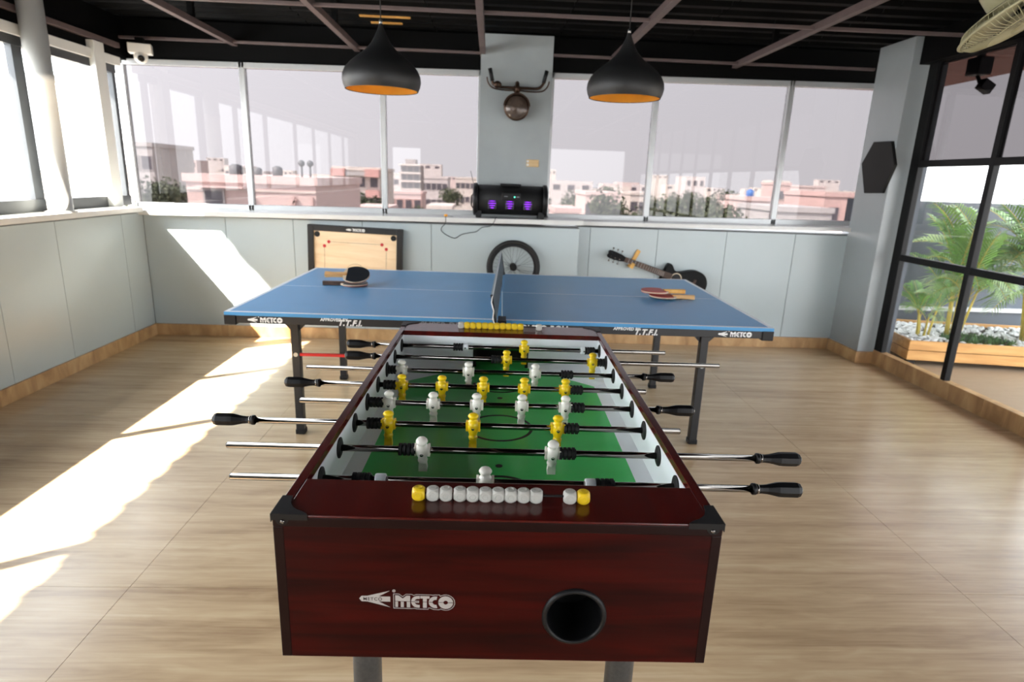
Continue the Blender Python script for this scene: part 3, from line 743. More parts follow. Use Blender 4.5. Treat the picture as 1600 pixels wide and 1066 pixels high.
# paddles
def paddle(name, X, rub1, rub2, wmat, label):
    e = empty(name); e.matrix_world = X @ Matrix.Scale(1.1, 4); tag(e, label, 'paddle', 'table tennis paddles on the blue table')
    ol = [(.078*math.cos(a)*1.0 + .078, .0755*math.sin(a)) for a in [2*PI*k/28 for k in range(28)]]
    ol = [(x if x > .012 else .012 - (.012-x)*.3, y) for x, y in ol]
    MB().prism(ol, -.003, .003, smooth=True).build('blade', M['padedge'], e)
    ru = [(x, y*.985) for x, y in ol if x > .022]
    MB().prism(ru, .0031, .0065, smooth=True).build('rubber_sheet', rub1, e); MB().prism(ru, -.0065, -.0031, smooth=True).build('rubber_sheet', rub2, e)
    MB().prism([(.03, -.012), (.03, .012), (-.012, .0128), (-.05, .0125), (-.09, .0165), (-.094, .014), (-.094, -.014), (-.09, -.0165), (-.05, -.0125), (-.012, -.0128)], -.0115, .0115).build('handle', wmat, e, .004)
    return e
def pose(loc, rz, tilt=0, roll=0): return Matrix.Translation(loc) @ Matrix.Rotation(rz, 4, 'Z') @ Matrix.Rotation(tilt, 4, 'Y') @ Matrix.Rotation(roll, 4, 'X')
paddle('table_tennis_paddle', pose((-.930, 3.775, .7735), .03, 0, 0), M['padblack'], M['padred'], M['fret'], 'black faced wooden paddle lying flat under the tilted one on the left half')
paddle('table_tennis_paddle', pose((-.922, 3.80, .824), .06, 0, .46), M['padblack'], M['padred'], M['padwood'], 'black faced paddle tilted towards the room on top of another, left half of blue table')
paddle('table_tennis_paddle', pose((1.165, 3.645, .7735), PI-.10, 0, 0), M['padred'], M['padblack'], M['padwood'], 'lower paddle of the red pair on the right half, dark handle to the right')
paddle('table_tennis_paddle', pose((1.115, 3.675, .8005), PI+.04, 0, 0), M['padred'], M['padred'], M['hook'], 'upper red faced paddle resting on another on the right half of blue table')

# ------------------------------------------------------------------ things on the back wall
# carrom board
cb = empty('carrom_board', (-1.155, 5.262, .60), 0, 'square carrom board with black frame and pale playing face on back wall', 'carrom board')
cb.rotation_euler = (0, math.radians(1.6), 0)
A = .40
box('playing_face', M['ply'], (-A+.02, A-.02, -.012, .03, -A+.02, A-.02), cb)
for s_ in (-1, 1):
    box('frame_bar', M['carredge'], (*sorted((s_*A, s_*(A-.05))), -.03, .035, -A, A), cb, .004)
    box('frame_bar', M['carredge'], (-A+.05, A-.05, -.03, .035, *sorted((s_*A, s_*(A-.05)))), cb, .004)
XC = axes((0, -.0125, 0), (1, 0, 0), (0, 0, 1), (0, -1, 0))
for sx in (-1, 1):
    for sz in (-1, 1):
        MB().lathe([(.024, 0), (.024, .0015)], 20, X=XC @ Matrix.Translation((sx*.322, sz*.322, 0))).build('corner_pocket', M['plastic'], cb)
mk = MB(); li = MB()
for sx in (-1, 1):
    for sz in (-1, 1):
        for dx, dz in ((.225, .262), (.262, .225)): mk.lathe([(.014, 0), (.014, .001)], 16, X=XC @ Matrix.Translation((sx*dx, sz*dz, 0)))
for s_ in (-1, 1):
    for q in (.262,):
        li.box(-.21, .21, s_*q-.001, s_*q+.001, 0, .0006, X=XC); li.box(s_*q-.001, s_*q+.001, -.21, .21, 0, .0006, X=XC)
li.ring(0, 0, .083, .085, 0, .0006, 40, X=XC); mk.ring(0, 0, .0001, .018, 0, .001, 20, X=XC)
mk.build('red_circles', M['carred'], cb); li.build('board_lines', M['carredge'], cb)
lt = MB(); XT = axes((-.055, -.0305, A-.04), (1, 0, 0), (0, 0, 1), (0, -1, 0)); maker_arrow(lt, axes((-.075, -.0305, A-.026), (1, 0, 0), (0, 0, 1), (0, -1, 0)), .028); maker_word(lt, axes((-.018, -.0305, A-.038), (1, 0, 0), (0, 0, 1), (0, -1, 0)), .024, outline=False)
lt.build('maker_lettering', M['print'], cb)
for s_ in (-1, 1): box('wall_hook', M['steel'], (s_*.25-.012, s_*.25+.012, -.02, .036, -A-.014, -A-.001), cb)
# bicycle wheel
wh = empty('bicycle_wheel', (.207, 5.235, .70), 0, 'black tyred bicycle wheel with wire spokes mounted on the back wall', 'bicycle wheel')
XW = axes((0, 0, 0), (1, 0, 0), (0, 0, 1), (0, -1, 0))
MB().torus(.214, .0195, 56, 10, X=XW).build('tyre', M['tyre'], wh)
MB().ring(0, 0, .178, .197, -.011, .011, 56, X=XW).build('rim', M['plastic'], wh)
hb = MB().cyl((0, -.03, 0), (0, .03, 0), .018, n=16).cyl((0, -.026, 0), (0, -.022, 0), .03, n=18).cyl((0, .022, 0), (0, .026, 0), .03, n=18).cyl((0, -.045, 0), (0, .066, 0), .005, n=8).cyl((0, .058, 0), (0, .066, 0), .03, n=12)
hb.build('hub', M['plastic'], wh)
for k in range(32):
    a = 2*PI*k/32; b = a + (.55 if k % 4 < 2 else -.55); yy = -.024 if k % 2 else .024
    MB().cyl((.026*math.cos(b), yy, .026*math.sin(b)), (.180*math.cos(a), 0, .180*math.sin(a)), .0011, n=5).build('spoke', M['leg'], wh)
# guitar
ga = math.radians(-18.3)
gu = empty('acoustic_guitar', (1.04, 5.352, .838), 0, 'black cutaway guitar hanging slanted on the back wall right of the pillar', 'guitar')
gu.rotation_euler = (0, -ga, 0)
XG = axes((0, 0, 0), (1, 0, 0), (0, 0, 1), (0, -1, 0))
body = [(.54, -.03), (.545, .03), (.548, .08), (.56, .105), (.578, .106), (.60, .088), (.625, .062), (.66, .058), (.70, .072), (.75, .104), (.80, .126), (.85, .13), (.90, .115), (.935, .082), (.955, .04), (.958, 0),
        (.953, -.045), (.935, -.085), (.90, -.118), (.85, -.132), (.80, -.128), (.75, -.108), (.70, -.088), (.66, -.086), (.62, -.098), (.585, -.104), (.555, -.092), (.542, -.06)]
def smooth_poly(p):
    q = []
    for i in range(len(p)):
        a, b = p[i], p[(i+1) % len(p)]; q += [(.75*a[0]+.25*b[0], .75*a[1]+.25*b[1]), (.25*a[0]+.75*b[0], .25*a[1]+.75*b[1])]
    return q
MB().prism(smooth_poly(smooth_poly(body)), -.044, .03, X=XG, smooth=True).build('body', M['guit'], gu, .003)
MB().ring(.665, 0, .0002, .042, .0302, .031, 28, X=XG).build('sound_hole', M['plastic'], gu)
MB().ring(.665, 0, .043, .05, .0302, .0312, 28, X=XG).build('rosette', M['padedge'], gu)
MB().box(.82, .845, -.05, .05, .0302, .037, X=XG).build('bridge', M['fret'], gu, .002)
MB().prism([(.165, -.022), (.165, .022), (.545, .028), (.545, -.028)], .010, .030, X=XG).build('neck', M['guit'], gu, .002)
fb = MB().prism([(.165, -.021), (.165, .021), (.62, .027), (.62, -.027)], .0302, .035, X=XG).build('fretboard', M['fret'], gu)
fr = MB()
for k in range(1, 17): x = .165+.62*(1-2**(-k/12)); fr.box(x-.001, x+.001, -.022, .022, .035, .0362, X=XG)
fr.build('frets', M['steel'], fb)
hs = MB().prism([(.0, -.02), (.012, -.034), (.06, -.036), (.135, -.030), (.168, -.021), (.168, .021), (.135, .030), (.06, .036), (.012, .034), (.0, .02), (.008, 0)], .012, .027, X=XG).build('headstock', M['guit'], gu, .002)
for i in range(3):
    for s_ in (-1, 1):
        MB().cyl(XG @ Vector((.035+.042*i, s_*.034, .02)), XG @ Vector((.035+.042*i, s_*.058, .02)), .0026, n=8).sphere(XG @ Vector((.035+.042*i, s_*.058, .02)), .008, 10, 6, sc=(1.2, .6, 1)).cyl(XG @ Vector((.035+.042*i, s_*.017, .026)), XG @ Vector((.035+.042*i, s_*.017, .036)), .004, n=8).build('tuning_peg', M['chrome'], hs)
st = MB()
for k in range(6): y = -.017+.0068*k; st.cyl(XG @ Vector((.168, y, .038)), XG @ Vector((.83, y*1.3, .040)),   .0004, n=4)
st.build('strings', M['bronze'], gu)
hk = empty('guitar_hanger', (1.30, 5.375, .80), 0, 'pale wooden hook on the back wall holding the guitar neck', 'hook')
hk.rotation_euler = (0, math.radians(27), 0)
box('back_plate', M['hook'], (-.018, .018, .008, .023, -.10, .072), hk, .003)
mb = MB().box(-.018, .018, -.05, .008, -.10, -.086).box(-.018, .018, -.06, -.05, -.10, -.05); mb.build('hook_arm', M['hook'], hk, .003)

# loudspeaker on the ledge
sp = empty('party_speaker', (.165, 5.395, 1.108+.0015), 0, 'black barrel shaped loudspeaker with violet lights on the middle ledge', 'speaker')
XS = axes((0, 0, .15), (0, 1, 0), (0, 0, 1), (1, 0, 0))
MB().lathe([(.124, -.285), (.124, .285)], 40, X=XS).build('barrel', M['spk'], sp)
for s_ in (-1, 1):
    MB().lathe([(.122, .278), (.136, .282), (.139, .295), (.136, .314), (.118, .320), (.108, .312)], 40, X=axes((0, 0, .15), (0, 1, 0), (0, 0, 1), (s_, 0, 0))).build('end_ring', M['plastic'], sp)
    box('foot', M['plastic'], (*sorted((s_*.245, s_*.295)), -.085, .085, 0, .06), sp, .006)
    MB().lathe([(.1, .30), (.09, .316), (.03, .306)], 30, X=axes((0, 0, .15), (0, 1, 0), (0, 0, 1), (s_, 0, 0))).build('woofer', M['hexm'], sp)
box('control_panel', M['plastic'], (-.075, .085, -.131, -.10, .155, .215), sp, .004)
box('handle', M['plastic'], (-.09, .09, -.06, .06, .268, .288), sp, .006)
MB().tube([(-.318, 0, .20), (-.336, -.01, .17), (-.336, -.01, .10), (-.318, 0, .07)], .006, 8).build('strap', M['plastic'], sp)
for cxx in (-.155, -.005, .148):
    rb_ = box('light_window', M['ledback'], (cxx-.036, cxx+.036, -.128, -.08, .075, .152), sp, .006)
    for j, hw in enumerate((.028, .034, .026, .018)):
        z = .143-.0185*j; yb_ = -.1292
        MB().prism([(cxx-hw, z-.0006), (cxx, z-.0028), (cxx+hw, z-.0006), (cxx+hw, z+.0006), (cxx, z+.0028), (cxx-hw, z+.0006)], 0, .0012, X=axes((0, yb_+.0012, 0), (1, 0, 0), (0, 0, 1), (0, -1, 0))).build('light_strip', M['led'], rb_)
MB().tube([(-.31, .0, .27), (-.325, 0, .30), (-.345, 0, .385)], .0022, 6).build('antenna', M['plastic'], sp)
MB().cyl((.034, -.1325, .182), (.034, -.1300, .182), .006, n=12).build('power_light', M['led2'], sp)
MB().box(-.055, -.025, -.1318, -.1305, .182, .188).box(.05, .075, -.1318, -.1305, .180, .186).build('button_marks', M['print_grey'], sp)
cpts = [(.05, 5.36, 1.113), (.045, 5.29, 1.113), (.04, 5.243, 1.112), (.035, 5.232, 1.09), (.0, 5.236, 1.045), (-.07, 5.262, 1.03), (-.12, 5.29, .99), (-.18, 5.293, .978), (-.25, 5.293, .96), (-.30, 5.293, .928), (-.36, 5.293, .945), (-.42, 5.292, .985), (-.415, 5.288, 1.02), (-.385, 5.250, 1.05), (-.38, 5.234, 1.08), (-.38, 5.236, 1.1055), (-.385, 5.26, 1.1085), (-.385, 5.30, 1.1085)]
def cr(p, n=4):
    p = [Vector(x) for x in p]; o_ = []
    for i in range(len(p)-1):
        a, b, c, d = p[max(i-1, 0)], p[i], p[i+1], p[min(i+2, len(p)-1)]
        for k in range(n):
            t_ = k/n; o_.append(.5*((2*b)+(c-a)*t_+(2*a-5*b+4*c-d)*t_*t_+(3*b-a-3*c+d)*t_**3))
    return o_+[p[-1]]
tag(MB().tube(cr(cpts), .0028, 6).build('cable', M['hexm']), 'thin grey cable looping from the loudspeaker over the ledge edge', 'cable')
tag(MB().sphere((-.385, 5.32, 1.1175), .0135, 16, 10, sc=(1.2, 1, .85)).cyl((-.372, 5.32, 1.112), (-.32, 5.315, 1.110), .0018, n=6, mi=1).build('orange_plug', [M['orange'], M['hexm']]), 'small orange plug lying on the ledge at the cable end', 'plug')

# handlebar and headlamp ornament on the pillar
hd = empty('handlebar_ornament', (.195, 5.52, 2.03), 0, 'aged bronze bicycle handlebar with round headlamp fixed to the pillar', 'ornament')
def hp(x, z, y=-.07): return Vector((x-.195, y, z-2.03))
MB().tube(cr([hp(-.035, 2.315), hp(-.02, 2.25), hp(-.005, 2.20), hp(.03, 2.182), hp(.12, 2.178), hp(.28, 2.178), hp(.36, 2.178), hp(.40, 2.20), hp(.425, 2.25), hp(.437, 2.312)]), .0115, 10).build('bar', M['bronze'], hd)
MB().tube([hp(-.037, 2.322), hp(-.014, 2.225)], .0165, 12).build('grip', M['rubber'], hd); MB().tube([hp(.439, 2.320), hp(.415, 2.225)], .0165, 12).build('grip', M['rubber'], hd)
for pts in ([hp(-.06, 2.25, -.095), hp(-.045, 2.20, -.095), hp(0, 2.165, -.095), hp(.10, 2.155, -.085), hp(.18, 2.16, -.075)], [hp(.46, 2.235, -.095), hp(.445, 2.19, -.095), hp(.40, 2.155, -.095), hp(.30, 2.15, -.085), hp(.21, 2.16, -.075)]):
    MB().tube(cr(pts), .006, 8).build('brake_lever', M['bronze'], hd)
MB().sphere(hp(.03, 2.195, -.095), .034, 16, 10, sc=(1, 1, .85)).build('bell', M['bronze'], hd)
MB().cyl(hp(.195, 2.13), hp(.195, 2.215), .018, n=14).cyl(hp(.195, 2.178, -.07), hp(.195, 2.178, 0), .014, n=12).cyl(hp(.195, 2.178, -.012), hp(.195, 2.178, 0), .035, n=16).sphere(hp(.195, 2.217), .016, 12, 8).build('stem', M['bronze'], hd)
XH = axes(hp(.195, 2.022, -.075), (1, 0, 0), (0, 0, 1), (0, -1, 0))
MB().lathe([(.02, -.065), (.06, -.055), (.09, -.03), (.104, .0), (.107, .012), (.104, .022), (.096, .024)], 32, X=XH).build('lamp_body', M['bronze'], hd)
MB().lathe([(.097, .022), (.09, .032), (.06, .043), (.02, .049), (.003, .05)], 32, X=XH).build('lamp_lens', mat('lamp_glass', (84, 72, 64), .2, .2, var=.2, scale=30), hd)
MB().ring(0, 0, .100, .113, .008, .055, 24, X=XH, a0=math.radians(5), a1=math.radians(175)).build('lamp_hood', M['bronze'], hd)
tg = empty('wooden_switch_plate', (.355, 5.52, 1.578), 0, 'small pale wooden plate with two white switches on the pillar', 'switch plate')
box('plate', M['tag'], (-.055, .055, -.012, 0, -.031, .031), tg, .004)
for z in (-.014, .014): box('switch', M['print'], (-.052, -.034, -.017, -.012, z-.009, z+.009), tg, .002)

# hexagon panel on right pillar
hx = [(5.335, 1.672), (5.216, 1.845), (4.985, 1.838), (4.89, 1.653), (4.985, 1.434), (5.225, 1.428)]
mb = MB(); mb.prism([(y, z) for y, z in hx], 0, .028, X=axes((3.21, 0, 0), (0, 1, 0), (0, 0, 1), (-1, 0, 0)))
tag(mb.build('hexagonal_panel', M['hexm'], None, .003), 'black hexagonal wall panel on the grey right pillar', 'wall panel')

# CCTV camera
cc = empty('security_camera', (-2.90, 5.50, 2.352), .35, 'white dome security camera under the ceiling at the left corner', 'camera')
box('mount_box', M['cctv'], (-.085, .085, -.05, .05, -.03, .045), cc, .006)
box('ceiling_bracket', M['ceil'], (-.03, .03, -.02, .075, .045, .092), cc)
MB().sphere((.0, -.01, -.055), .052, 20, 12).build('dome', M['cctv'], cc)
MB().lathe([(.026, 0), (.024, .012), (.014, .012)], 18, X=frame((.006, -.050, -.070), (.15, -.8, -.35))).build('lens', M['lens'], cc)

# pendant lamps
def lamp(x, y, z, lb):
    e = empty('pendant_lamp', (x, y, z), 0, lb, 'lamp', 'black pendant lamps')
    out = [(.190, 0), (.199, .02), (.204, .045), (.201, .072), (.188, .10), (.165, .126), (.136, .150), (.104, .174), (.074, .20), (.050, .228), (.033, .258), (.021, .285), (.013, .305), (.011, .318)]
    MB().lathe(out, 44, caps=False).build('shade', M['shade'], e)
    MB().lathe([(r-.004, zz) for r, zz in out[:11]] + [(.001, .256)], 44, caps=False).build('shade_lining', M['gold'], e)
    MB().ring(0, 0, .1855, .1905, -.002, .0005, 44).build('rim', M['shade'], e)
    MB().cyl((0, 0, .316), (0, 0, .336), .009, n=12).build('cord_grip', M['steel'], e)
    MB().cyl((0, 0, .33), (0, 0, 2.655-z), .003, n=6).build('cord', M['rubber'], e)
    b = MB().sphere((0, 0, .135), .03, 16, 10).cyl((0, 0, .16), (0, 0, .23), .016, n=12, mi=1).build('bulb', [M['bulb'], M['plastic']], e)
    return e
lamp(-.59, 3.45, 1.868, 'matt black onion shaped pendant lamp with gold lining, left of the pillar')
lamp(.70, 3.45, 1.878, 'matt black onion shaped pendant lamp with gold lining, right of the pillar')

# ceiling fan at the right
fn = empty('wall_fan', (2.085, 2.6, 2.15), 0, 'aged cream caged fan tilted down at the upper right corner', 'fan')
ax = Vector((.42, -.34, -.80)).normalized(); XFn = frame((0, 0, 0), ax)
MB().torus(.215, .006, 56, 8, X=XFn).build('cage_rim', M['fan'], fn)
cg = MB(); 
for k in range(72):
    a = 2*PI*k/72; c, s_ = math.cos(a), math.sin(a)
    cg.tube([(.05*c, .05*s_, .052), (.13*c, .13*s_, .046), (.19*c, .19*s_, .028), (.215*c, .215*s_, 0), (.19*c, .19*s_, -.03), (.12*c, .12*s_, -.05), (.05*c, .05*s_, -.055)], .0017, 4, X=XFn)
stuff(cg.build('cage_wires', M['fan'], fn))
for R_, z_ in ((.13, .046), (.19, -.03)): MB().torus(R_, .002, 40, 6, X=XFn @ Matrix.Translation((0, 0, z_))).build('cage_ring', M['fan'], fn)
MB().lathe([(.055, .05), (.05, .056), (.02, .06)], 24, X=XFn).build('hub_cap', M['fan'], fn)
for k in range(3):
    mb = MB(); T = XFn @ Matrix.Rotation(2*PI*k/3, 4, 'Z')
    v = []; n = 8
    for i in range(n+1):
        r_ = .03+.16*i/n; wd = .035+.055*math.sin(PI*min(1, .25+.75*i/n)*.8)
        v += [(r_, -wd, -.012), (r_, wd, .014), (r_, -wd, -.015), (r_, wd, .011)]
    f = []
    for i in range(n): a = 4*i; f += [(a, a+4, a+5, a+1), (a+2, a+3, a+7, a+6), (a, a+2, a+6, a+4), (a+1, a+5, a+7, a+3)]
    f += [(0, 1, 3, 2), (4*n, 4*n+2, 4*n+3, 4*n+1)]
    mb.add(v, f, 0, True, T); mb.build('blade', M['fan'], fn)
MB().lathe([(.03, -.02), (.075, -.056), (.085, -.075), (.085, -.13), (.06, -.165), (.02, -.17)], 28, X=XFn).build('motor', M['fan'], fn)
top = XFn @ Vector((0, 0, -.16))
MB().tube([top, top+Vector((-.02, .03, .08)), Vector((top.x+.05, top.y+.06, 2.655-2.15))], .02, 12).build('bracket', M['fan'], fn)

# ------------------------------------------------------------------ balcony garden on the right
struct(box('balcony_deck', M['deck'], (3.5, 8.5, -3.3, 6.2, -.12, -.01)))
struct(box('wall_garden', M['gwall'], (3.62, 8.5, 6.05, 6.2, -.1, 1.37)))
struct(box('trim_8', M['alu'], (3.65, 6.5, 6.01, 6.05, .27, .31)))
struct(box('wall_canopy', M['canopy'], (3.5, 5.43, -3.3, 8.2, 2.70, 2.78)))
pt = empty('planter_box', (3.66, 4.95, 0), math.radians(-8.5), 'long pine planter box with white pebbles beyond the right glass', 'planter')
PW, PD = 2.4, .95
for z in (.035, .125):
    box('board', M['pine'], (0, PW, 0, .02, z, z+.084), pt, .003); box('board', M['pine'], (0, .02, .021, PD, z, z+.084), pt, .003)
    box('board', M['pine'], (PW-.02, PW, .021, PD, z, z+.084), pt, .003); box('board', M['pine'], (.021, PW-.021, PD-.02, PD, z, z+.084), pt, .003)
for x in (.06, PW/2, PW-.06):
    for y in (.06, PD-.06): box('foot', M['black'], (x-.03, x+.03, y-.03, y+.03, -.01, .04), pt)
box('soil', M['soil'], (.022, PW-.022, .022, PD-.022, .04, .175), pt)
pb = MB()
ico = bmesh.new(); bmesh.ops.create_icosphere(ico, subdivisions=1, radius=1); iv = [tuple(v.co) for v in ico.verts]; iff = [tuple(v.index for v in f.verts) for f in ico.faces]; ico.free()
for _ in range(1500):
    x, y = rnd.uniform(.03, PW-.03), rnd.uniform(.03, PD-.03)
    if (x-.72)**2/.09 + (y-.3)**2/.05 < 1 or (x-1.9)**2/.06+(y-.4)**2/.05 < 1: continue
    r_ = rnd.uniform(.012, .026)
    pb.add(iv, iff, 0, True, Matrix.Translation((x, y, .178+rnd.uniform(0, .012))) @ Matrix.Rotation(rnd.uniform(0, 6), 4, 'Z') @ Matrix.Diagonal((r_*rnd.uniform(.8, 1.5), r_, r_*.65, 1)))
stuff(pb.build('pebbles', M['peb'], pt))
ms = MB()
for _ in range(900):
    a, q = rnd.uniform(0, 6.28), math.sqrt(rnd.random()); c = (.72, .3) if rnd.random() < .6 else (1.9, .4)
    x, y = c[0]+.3*q*math.cos(a), c[1]+.22*q*math.sin(a); h = rnd.uniform(.02, .05); d = rnd.uniform(0, 6.28); ex, ey = math.cos(d)*.02, math.sin(d)*.02
    ms.add([(x-ey*.4, y+ex*.4, .172), (x+ey*.4, y-ex*.4, .172), (x+ex, y+ey, .172+h)], [(0, 1, 2)])
stuff(ms.build('ground_cover', M['moss'], pt))

fl_ = empty('floodlight', (3.82, 5.05, 2.36), 0, 'black floodlight and junction box hanging from the outside soffit beyond upper right glass', 'light')
box('junction_box', M['plastic'], (-.055, .06, -.07, .07, .0, .13), fl_, .008); box('hanger', M['plastic'], (-.02, .02, -.02, .02, .13, .342), fl_); box('cable_box', M['plastic'], (.05, .14, -.05, .03, .20, .25), fl_, .005)
MB().cyl((0, 0, .0), (.02, -.02, -.06), .014, n=10).build('arm', M['plastic'], fl_)
MB().box(-.05, .05, -.04, .03, -.04, .04, X=Matrix.Translation((.05, -.04, -.085)) @ Matrix.Rotation(.5, 4, 'Y')).build('lamp_head', M['plastic'], fl_, .006)
def frond_mesh(L_, rise, droop, seed):
    """frond in the local xz plane growing out along +x"""
    r = random.Random(seed); mb = MB(); n = 22
    P = []
    for i in range(n+1):
        t = i/n; P.append(Vector((L_*(.75*t), 0, L_*(rise*t - droop*t*t))))
    mb.tube(P, [.007*(1-.8*i/n)+.001 for i in range(n+1)], 5, 1)
    for i in range(3, n+1):
        t = i/n; p = P[i]; d = (P[i]-P[i-1]).normalized(); up_ = Vector((0, 0, 1))
        up_ = (up_ - d*up_.dot(d)).normalized()
        ln = L_*.36*math.sin(PI*(.12+.80*t))*r.uniform(.85, 1.1)
        for s_ in (-1, 1):
            side = Vector((0, s_, 0)); dirv = (side*.75 + d*.75 + up_*.25).normalized(); wv = d.cross(dirv).cross(dirv).normalized()*ln*.045
            q1 = p + dirv*ln*.5; q2 = p + dirv*ln + Vector((0, 0, -ln*.3*r.uniform(.7, 1.4)))
            mb.add([p-wv*.4, p+wv*.4, q1+wv, q1-wv, q2], [(0, 1, 2, 3), (3, 2, 4)], 0)
    return mb
FM = [frond_mesh(1.0, 1.05, .75, 1).mesh('frond', [M['frond'], M['cane']]), frond_mesh(1.0, 1.2, .5, 2).mesh('frond', [M['frond'], M['cane']]), frond_mesh(1.0, .8, .8, 3).mesh('frond', [M['frond2'], M['cane']])]
def palm(x, y, n, hh, size, label, seed):
    r = random.Random(seed); e = empty('areca_palm', (x, y, .17), 0, label, 'palm', 'palms in the planter')
    for k in range(n):
        a = 2*PI*k/n + r.uniform(-.4, .4); lean_ = r.uniform(.05, .22); h = hh*r.uniform(.55, 1.1)
        b = Vector((.05*math.cos(a), .05*math.sin(a), 0)); tp_ = b + Vector((math.cos(a)*lean_*h, math.sin(a)*lean_*h, h))
        MB().tube([b, b.lerp(tp_, .5)+Vector((0, 0, .02)), tp_], [.012, .009, .006], 7).build('cane', M['cane'], e)
        for j in range(4):
            o = link('frond', FM[r.randrange(3)], e, 0, 1, tuple(b.lerp(tp_, .76+.08*j)))
            s_ = size*r.uniform(.75, 1.15); o.scale = (s_, s_, s_); o.rotation_euler = (r.uniform(-.2, .2), r.uniform(-.35, .15)-.25*(j == 2), a+(j-1)*1.1+r.uniform(-.4, .4))
    return e
palm(4.28, 5.28, 8, .60, .66, 'nearer left areca palm with yellow canes in the pine planter', 4)
palm(4.87, 5.12, 9, .70, .84, 'right areca palm with long arching fronds in the pine planter', 9)
palm(3.98, 5.25, 4, .35, .34, 'small low areca palm at the left end of the pine planter', 12)

placed = []
def clear(x, y, h):
    while any(x-h < b1 and x+h > a1 and y-h < d1 and y+h > c1 for a1, b1, c1, d1 in placed): x *= (y+.7)/y; y += .7
    placed.append((x-h, x+h, y-h, y+h)); return x, y
# ------------------------------------------------------------------ city beyond the back glass
GZ = -14.0
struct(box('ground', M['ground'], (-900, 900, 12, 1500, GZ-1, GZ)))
def building(name, label, x0, x1, y0, y1, z1, wm, floors=3, cols=3, parapet=True, group=None, win=True, wsize=(.9, 1.2)):
    e = empty(name, ((x0+x1)/2, (y0+y1)/2, GZ), 0, label, 'building', group)
    placed.append((x0-.2, x1+.2, y0-.7, y1+.2))
    hw, hd_ = (x1-x0)/2, (y1-y0)/2; top_ = z1-GZ
    box('walls', wm, (-hw, hw, -hd_, hd_, 0, top_), e)
    if parapet: box('parapet', wm, (-hw-.12, hw+.12, -hd_-.12, hd_+.12, top_-.25, top_+.12), e)
    if win:
        wmesh = MB().box(-wsize[0]/2-.08, wsize[0]/2+.08, -.06, 0, -.08, wsize[1]+.08, 0).box(-wsize[0]/2, wsize[0]/2, -.07, -.055, 0, wsize[1], 1).mesh('window', [wm, M['win']])
        for f in range(floors):
            for c in range(cols):
                link('window', wmesh, e, 0, 1, (-hw+(c+.5)*2*hw/cols, -hd_, top_-2.3-3.0*f))
    return e
pk = building('flat_roofed_house', 'large pale pink flat roofed house with one dark window, left back windows', -14.4, -8.35, 30, 40, 1.05, M['pinkw'], 2, 1, win=False)
def sub(n, mt, a, par): return box(n, mt, a, par)
hw = 3.02; tz = 1.05-GZ
wf = sub('window', M['greyw'], (-2.25, -1.25, -5.1, -5.0, tz-1.55, tz-.55), pk); sub('pane', M['win'], (-2.15, -1.35, -5.12, -5.09, tz-1.45, tz-.65), wf)
sub('sun_shade', M['pinkw'], (-2.4, -.2, -5.6, -5.0, tz-.50, tz-.42), pk)
sub('string_course', M['creamw'], (-hw, hw, -5.06, -5.0, tz-.62, tz-.55), pk)
mb = MB()
mb.prism([(1.2, tz-2.0), (1.3, tz-2.0), (2.15, tz-.9), (2.05, tz-.9)], 5.0, 5.15, X=axes((0, 0, 0), (1, 0, 0), (0, 0, 1), (0, -1, 0))); mb.box(1.95, 2.05, -5.15, -5.0, tz-2.2, tz-.8).box(2.8, 2.9, -5.1, -5.0, tz-2.2, tz-.8)
mb.build('outside_stair', M['rosew'], pk)
for x, y, r_, h in ((-1.25, -3.5, .32, .62), (-.55, -2.5, .2, .5), (.6, -3, .25, .6)): MB().lathe([(r_, tz), (r_, tz+h*.85), (r_*.4, tz+h)], 14, X=Matrix.Translation((x, y, 0))).build('roof_tank', M['tank'], pk)
for x in (2.35, 2.75): MB().cyl((x, -4.8, tz), (x, -4.8, tz+.7), .05, n=6).sphere((x, -4.8, tz+.75), .16, 8, 6).build('chimney_pipe', M['tank'], pk)
bb = building('balcony_block', 'apartment block with red and white balconies between the left back windows', -17.5, -12.4, 70, 80, 2.0, M['creamw'], 1, 3, win=False)
tz = 2.0-GZ
for f in range(3):
    for s_ in (-1, 1): sub('balcony', M['balc'], (*sorted((s_*1.1, s_*2.6)), -6.0, -5.0, tz-.9-2.2*f, tz-.1-2.2*f), bb)
    sub('balcony', M['greyw'], (-1.1, 1.1, -5.8, -5.0, tz-.8-2.2*f, tz-.4-2.2*f), bb)
    for c in (-1.9, -.5, .5, 1.9): sub('window', M['win'], (c-.4, c+.4, -5.04, -4.99, tz-2.0-2.2*f, tz-1.0-2.2*f), bb)
uc = building('unfinished_tower', 'unfinished concrete tower with open floors, behind the third back window', -14.4, -11.4, 100, 106, 3.0, M['conc'], 1, 1, parapet=False, win=False)
tz = 3.0-GZ
for f in range(5):
    sub('floor_slab', M['creamw'], (-1.75, 1.75, -3.6, -3.0, tz-.1-1.25*f, tz+.15-1.25*f), uc)
    for c in (-1.0, 0, 1.0): sub('window', M['win'], (c-.36, c+.36, -3.06, -2.99, tz-1.0-1.25*f, tz-.25-1.25*f), uc)
sub('roof_hut', M['conc'], (-.9, .7, -2, 1, tz, tz+.9), uc)
building('low_house', 'low wide grey pink house below the unfinished tower', -15.4, -10.2, 92, 98, -1.0, M['rosew'], 1, 4)
building('low_house', 'small white house low beside the loudspeaker end of third back window', -6.1, -3.85, 60, 66, -1.4, M['creamw'], 1, 2)
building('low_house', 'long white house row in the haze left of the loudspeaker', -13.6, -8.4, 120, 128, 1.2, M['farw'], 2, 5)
building('low_house', 'wide pale house on the skyline just left of the pillar', -8.0, -2.6, 140, 148, 1.3, M['creamw'], 2, 5)
building('low_house', 'pink garage roof at the foot of the second back window', -9.1, -7.0, 41.5, 46, -.8, M['pinkw'], 1, 2)
